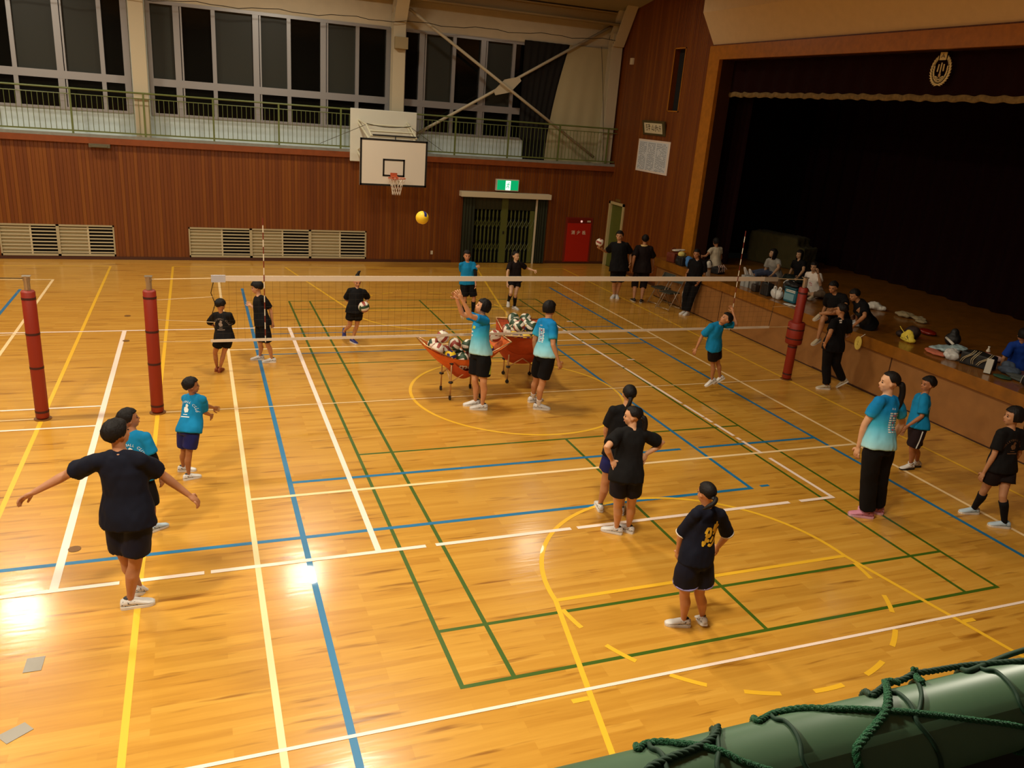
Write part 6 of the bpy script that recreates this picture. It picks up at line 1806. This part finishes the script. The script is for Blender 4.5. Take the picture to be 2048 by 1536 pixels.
P1 = Person('man_arms', 'man in navy tee with both arms spread wide, back turned', head=42, pitch=12, hair='short', wide=1.06, skin=(176, 120, 84),
    top=dict(m=K_navy, hem=-.17, sleeve=.74, loose=.022, flare=.012, cuff=.046, wr=.012), bottom=dict(m=K_dknavy, len=.80, loose=.022, flare=.016), shoes=dict(WS, l=dict(yaw=60, pitch=-28), r=dict(yaw=5)), hands=dict(l=dict(curl=.45), r=dict(curl=.5)))
P2 = Person('boy_behind', 'boy in blue club shirt partly hidden by the man with spread arms', head=15, pitch=12, hair='short', skin=(168, 112, 78), top=dict(m=K_blue, hem=-.12, sleeve=.72, loose=.02, cuff=.044), bottom=dict(m=K_black, len=.85, loose=.018), armsleeve=(K_black, 'lr'), shoes=dict(m=S_bw, mark=S_k, r=dict(yaw=35), l=dict(yaw=35)))
club_print(P2, P_white, .30 * P2.H * .78)
P3 = Person('boy_serve', 'small boy in blue club shirt and royal blue shorts reaching forward', head=12, pitch=5, hair='short', skin=(160, 104, 66), top=dict(m=K_blue, hem=-.10, sleeve=.78, loose=.022, cuff=.048), bottom=dict(m=K_shorts, len=.80, loose=.02), shoes=dict(WS, l=dict(yaw=-5), r=dict(yaw=20)))
club_print(P3, P_white, .30 * P3.H * .80)
P4 = Person('child_net', 'child in dark printed tee and orange shoes near the net end', head=35, pitch=-15, hair='fringe', skin=(178, 118, 76), top=dict(m=K_black2, hem=-.16, sleeve=.95, loose=.022, cuff=.042), bottom=dict(m=K_black, len=.55, loose=.018), shoes=dict(m=S_or, sole=S_or, l=dict(yaw=70), r=dict(yaw=70)))
club_print(P4, P_dim, .30 * P4.H * .80)
P5 = Person('boy_net', 'boy in black tee and long black shorts facing left by the net', head=168, pitch=-8, hair='fringe', skin=(196, 140, 100), top=dict(m=K_black, hem=-.14, sleeve=.80, loose=.018, cuff=.042), bottom=dict(m=K_black, len=.92, loose=.02), shoes=dict(WS, l=dict(yaw=175), r=dict(yaw=180)))
club_print(P5, P_dim, .30 * P5.H * .80)
P6 = Person('girl_ball', 'girl in black running beyond the net holding a ball, hair tied up', head=-85, pitch=-18, hair='bun', skin=(196, 138, 98), top=dict(m=K_black, hem=-.10, sleeve=.85, loose=.022, cuff=.044, collar=K_black), bottom=dict(m=K_black, len=.48, loose=.02), shoes=dict(m=S_blue, l=dict(yaw=-65), r=dict(yaw=-100, pitch=-65)), hands=dict(l=dict(curl=.35), r=dict(curl=.35)))
def wpos(p, n): return V(p.root.location) + p.J[n]
ball('tri', wpos(P6, 'lwr') * .5 + wpos(P6, 'rwr') * .5 + P6.fc * .20 + P6.sh * .03 + V((0, 0, -.02)), 'white red and green ball carried by the running girl')
P7 = Person('boy_far', 'boy in blue shirt with black arm sleeves standing far behind the net', head=-95, hair='short', skin=(190, 130, 90), top=dict(m=K_blue, hem=-.12, sleeve=.72, loose=.022, cuff=.044), bottom=dict(m=K_black, len=.90, loose=.02), armsleeve=(K_black, 'lr'), socks=(K_black, .75), shoes=dict(m=S_w, l=dict(yaw=-95), r=dict(yaw=-120)))
P8 = Person('girl_far', 'girl in black with knee socks holding one arm out, far court', head=-60, hair='lowpony', skin=(206, 160, 122), top=dict(m=K_brownish, hem=-.08, sleeve=.68, loose=.02, cuff=.044), bottom=dict(m=K_black, len=.42, loose=.018), socks=(K_black, .80), shoes=dict(m=S_w, mark=S_or, l=dict(yaw=-70), r=dict(yaw=-110, pitch=-40)))
P9 = Person('setter', 'woman in blue gradient shirt raising both hands to set the ball', head=168, pitch=22, hair='bob', skin=(204, 146, 104), slim=.95, top=dict(m=K_grad, hem=-.06, sleeve=.66, loose=.014, flare=.010, cuff=.038), bottom=dict(m=K_black, len=.80, loose=.020), shoes=dict(WS, l=dict(yaw=165), r=dict(yaw=172)), hands=dict(l=dict(curl=.25, spread=.35), r=dict(curl=.25, spread=.35)))
tri = ([V((-.045, -.20, 0)), V((.07, -.21, 0)), V((.025, .10, 0))], [(0, 1, 2)])
P9.decal(tri, .0, -.27, P_lime, 'lime_panel', target=P9.bot_o, axis=(P9.hp - P9.fh * .25).normalized())
P9.decal(text_shape('C', .11, .006), .0, .28, P_white, 'lettering', back=False); P9.decal(([V((-.035, -.02, 0)), V((.035, -.02, 0)), V((.045, .02, 0)), V((-.02, .03, 0))], [(0, 1, 2, 3)]), .04, .38, P_lime, 'chest_mark', back=False)
P10 = Person('woman_back', 'woman in blue gradient shirt watching the far court, arms down', head=22, hair='bob', skin=(200, 142, 100), slim=.95, top=dict(m=K_grad, hem=-.05, sleeve=.70, loose=.014, cuff=.038), bottom=dict(m=K_black, len=.86, loose=.018), socks=(K_white, .22), shoes=dict(WS, l=dict(yaw=10), r=dict(yaw=-15)))
list_print(P10, .40, 0, .9)
P11 = Person('man_ball', 'man in black holding a ball out on one hand by the green door', head=-130, hair='short', wide=1.08, skin=(192, 138, 96), top=dict(m=K_black, hem=-.30, sleeve=.80, loose=.03, flare=.02, cuff=.048), bottom=dict(m=K_black, len=.95, loose=.03), shoes=dict(m=S_w, l=dict(yaw=-110), r=dict(yaw=-135)), hands=dict(r=dict(curl=.3, palm=(0, 0, 1))))
d11 = (P11.J['rwr'] - P11.J['rel']).normalized()
ball('red', wpos(P11, 'rwr') + d11 * .10 + V((0, 0, .148)), 'white and dark red ball balanced on the palm of the man at the door')
P12 = Person('man_collar', 'person in black with pale collar walking away near the folding chairs', head=58, hair='short', wide=1.06, skin=(180, 124, 84), top=dict(m=K_brownish, hem=-.26, sleeve=.85, loose=.028, flare=.014, cuff=.048, collar=mat('collar_pale', (216, 184, 120), .8), collar_r=.015), bottom=dict(m=K_brownish, len=1.28, loose=.022, flare=.006), shoes=dict(m=S_blk, sole=S_beige, l=dict(yaw=80), r=dict(yaw=50)))
P13 = Person('man_stage', 'man in black with white striped track trousers leaning at the stage', head=-140, hair='short', wide=1.04, skin=(172, 116, 76), top=dict(m=K_black, hem=-.14, sleeve=.80, loose=.022, cuff=.044, collar=K_white, collar_r=.004), bottom=dict(m=K_black, len=1.92, loose=.022, flare=.004, stripe=P_white, stripe_sides='lr', stripe_w=.030), shoes=dict(m=S_w, l=dict(yaw=-150), r=dict(yaw=-160)))
P14 = Person('child_white', 'child in whitish shirt sitting on the stage behind the tote bag', base=1, z0=1.05, head=110, pitch=-20, hair='bob', skin=(170, 116, 80), top=dict(m=K_offw, hem=-.18, sleeve=.5, loose=.03, cuff=.044), bottom=dict(m=K_black, len=.8), shoes=dict(m=S_w))
P15 = Person('woman_grey', 'long haired woman in pale grey top sitting with legs stretched out', base=1, z0=1.05, head=165, pitch=8, hair='long', skin=(178, 138, 104), top=dict(m=K_grey, hem=-.14, sleeve=.6, loose=.02, cuff=.042), bottom=dict(m=K_jean, len=1.9, loose=.014, flare=0), shoes=dict(m=S_w, l=dict(yaw=170, pitch=70), r=dict(yaw=170, pitch=70)))
P16 = Person('woman_dark', 'long haired woman in black polo sitting between the other two women', base=1, z0=1.05, head=-168, hair='long', skin=(184, 142, 104), top=dict(m=K_black, hem=-.14, sleeve=.6, loose=.018, cuff=.042, collar=K_black), bottom=dict(m=cloth('cloth_forest', (28, 34, 28)), len=1.8, loose=.02, flare=0), shoes=dict(m=S_w))
P17 = Person('woman_white', 'woman in white tee resting her cheek on her hand', base=1, z0=1.05, head=-155, pitch=-5, hair='bob', skin=(176, 132, 96), top=dict(m=K_white, hem=-.16, sleeve=.6, loose=.022, cuff=.042), bottom=dict(m=cloth('cloth_taupe', (92, 74, 56)), len=1.5, loose=.02, flare=0), shoes=dict(m=S_beige))
P17.decal(stroke_shape([[(-.05, .02), (-.01, .03), (.03, .0)], [(-.03, -.02), (.03, -.03)]], .02), 0, .26, P_pink, 'print', back=False)
P18 = Person('man_edge', 'man in black sitting on the stage edge with one leg dangling', base=1, z0=1.05, head=-155, pitch=-15, hair='short', skin=(170, 116, 74), top=dict(m=K_black, hem=-.14, sleeve=.75, loose=.024, cuff=.046), bottom=dict(m=K_black, len=.80, loose=.026), shoes=dict(m=S_beige, mark=S_blk, l=dict(yaw=-170, pitch=-20), r=dict(yaw=-165, pitch=-15)))
P19 = Person('man_knees', 'man in black crouched on the stage edge with knees drawn up', base=1, z0=1.05, head=172, pitch=-18, hair='short', skin=(172, 118, 78), top=dict(m=K_black, hem=-.14, sleeve=.75, loose=.024, cuff=.046), bottom=dict(m=cloth('cloth_dark_olive', (36, 34, 28)), len=.80, loose=.024), shoes=dict(m=S_w, l=dict(yaw=172), r=dict(yaw=165)))
P20 = Person('man_walk', 'person in black tee and trousers walking along the stage front', head=125, hair='short', wide=1.0, skin=(176, 122, 82), top=dict(m=K_black, hem=-.16, sleeve=.72, loose=.02, cuff=.044), bottom=dict(m=K_black, len=1.92, loose=.022, flare=.004), shoes=dict(m=S_beige, mark=S_blk, l=dict(yaw=160), r=dict(yaw=125, pitch=-42)))
P20.decal(stroke_shape([[(-.03, .0), (.03, .01)], [(-.02, -.03), (.02, -.025)]], .03), -.06, .50, K_white, 'neck_label')
P21 = Person('boy_jump', 'boy in blue shirt jumping with his arm bent behind his head', head=172, pitch=30, hair='short', skin=(176, 118, 76), top=dict(m=K_blue, hem=-.10, sleeve=.80, loose=.022, cuff=.046), bottom=dict(m=K_brownish, len=.78, loose=.024), shoes=dict(m=S_w, mark=S_k, l=dict(yaw=170, pitch=-30), r=dict(yaw=160, pitch=-35)), z0=0.0)
P22 = Person('girl_center_back', 'girl with ponytail in dark tee standing just behind another girl', head=70, hair='lowpony', tail=.10, tailside=.5, skin=(192, 136, 94), top=dict(m=K_black, hem=-.16, sleeve=.72, loose=.018, cuff=.042), bottom=dict(m=K_shorts, len=.62, loose=.018), shoes=dict(m=S_w, mark=mat('shoe_mark_green', (34, 84, 76), .6), l=dict(yaw=75), r=dict(yaw=60)))
P23 = Person('girl_hips', 'girl in black tee and navy shorts with hands on her hips', head=150, pitch=-3, hair='lowpony', tail=.15, skin=(206, 152, 112), top=dict(m=K_black2, hem=-.16, sleeve=.72, loose=.020, cuff=.044, wr=.012), bottom=dict(m=K_dknavy, len=.62, loose=.02), shoes=dict(WS, l=dict(yaw=140), r=dict(yaw=125)), hands=dict(l=dict(dir=(-.05, -.5, -.85), palm=(1, 0, 0), curl=.15), r=dict(dir=(.1, .35, -.9), palm=(1, 0, 0), curl=.2)))
P24 = Person('girl_kanji', 'girl in navy tee with yellow brush character on her back', head=98, pitch=-8, hair='lowpony', tail=.05, tailside=1.2, skin=(190, 130, 88), top=dict(m=K_navy, hem=-.12, sleeve=.98, loose=.014, flare=.0, cuff=.038, cuffs=K_white), bottom=dict(m=K_dknavy, len=.70, loose=.026, flare=.02, hemline=mat('hem_lilac', (150, 140, 190), .7)), shoes=dict(WS, l=dict(yaw=158), r=dict(yaw=75, pitch=-18)))
ks = [[(-.055, .06), (-.065, .01)], [(-.06, .05), (-.03, .045), (-.025, .0), (-.05, -.015)], [(-.065, .0), (-.02, -.005)], [(-.045, .015), (-.055, -.075)], [(-.07, -.045), (-.065, -.085)], [(-.035, -.03), (-.03, -.055)],
      [(.005, .085), (.0, .04), (.03, .05), (.055, .075)], [(.03, .10), (.02, .02)], [(.0, .01), (.05, .03), (.065, .015)], [(.055, .02), (.045, -.035), (.005, -.075), (-.025, -.07)], [(.01, -.01), (-.01, -.05)]]
P24.decal(stroke_shape([smooth_path([(x * 1.25, y * 1.25, 0) for x, y in l], 4) for l in ks], .027), .03, .26, P_gold, 'brush_character')
P25 = Person('woman_pants', 'woman with long ponytail in blue gradient shirt and black trousers', head=150, hair='lowpony', tail=.20, skin=(210, 160, 122), slim=.95, top=dict(m=K_grad, hem=-.07, sleeve=.62, loose=.016, flare=.012, cuff=.038, collar=mat('collar_maroon', (96, 40, 60), .8)), bottom=dict(m=K_black, len=1.94, loose=.024, flare=.012), shoes=dict(m=S_pk, mark=P_dark, sole=mat('sole_pink', (214, 160, 172), .6), l=dict(yaw=148), r=dict(yaw=135)))
list_print(P25, .40, .02, 1.0)
P26 = Person('boy_right', 'boy in blue shirt and long dark shorts near the stage, facing left', head=165, hair='short', skin=(164, 104, 64), top=dict(m=K_blue, hem=-.08, sleeve=.85, loose=.024, cuff=.048), bottom=dict(m=cloth('cloth_maroon_black', (34, 20, 22)), len=.90, loose=.026, stripe=P_white, stripe_sides='l', stripe_w=.010), socks=(S_w, .14), shoes=dict(m=S_w, mark=S_blk, sole=S_blk, l=dict(yaw=175), r=dict(yaw=170)))
club_print(P26, P_white, .30 * P26.H * .80)
P27 = Person('girl_edge', 'girl in black with knee socks at the right picture edge', head=150, hair='bob', skin=(180, 128, 90), top=dict(m=K_black2, hem=-.12, sleeve=.74, loose=.02, cuff=.044), bottom=dict(m=K_brownish, len=.55, loose=.02, flare=.022), socks=(K_black, .82), shoes=dict(m=S_bw, mark=mat('shoe_mark_teal', (70, 120, 140), .6), l=dict(yaw=160), r=dict(yaw=150)))
club_print(P27, P_bronze, .30 * P27.H * .80)
P28 = Person('child_blue', 'child in royal blue sitting on the stage at the right edge', base=1, z0=1.05, head=80, hair='bob', skin=(176, 122, 84), top=dict(m=cloth('cloth_royal_blue', (20, 56, 140)), hem=-.18, sleeve=.8, loose=.026, cuff=.046, collar=K_white), bottom=dict(m=K_black, len=.8), shoes=dict(m=S_w))
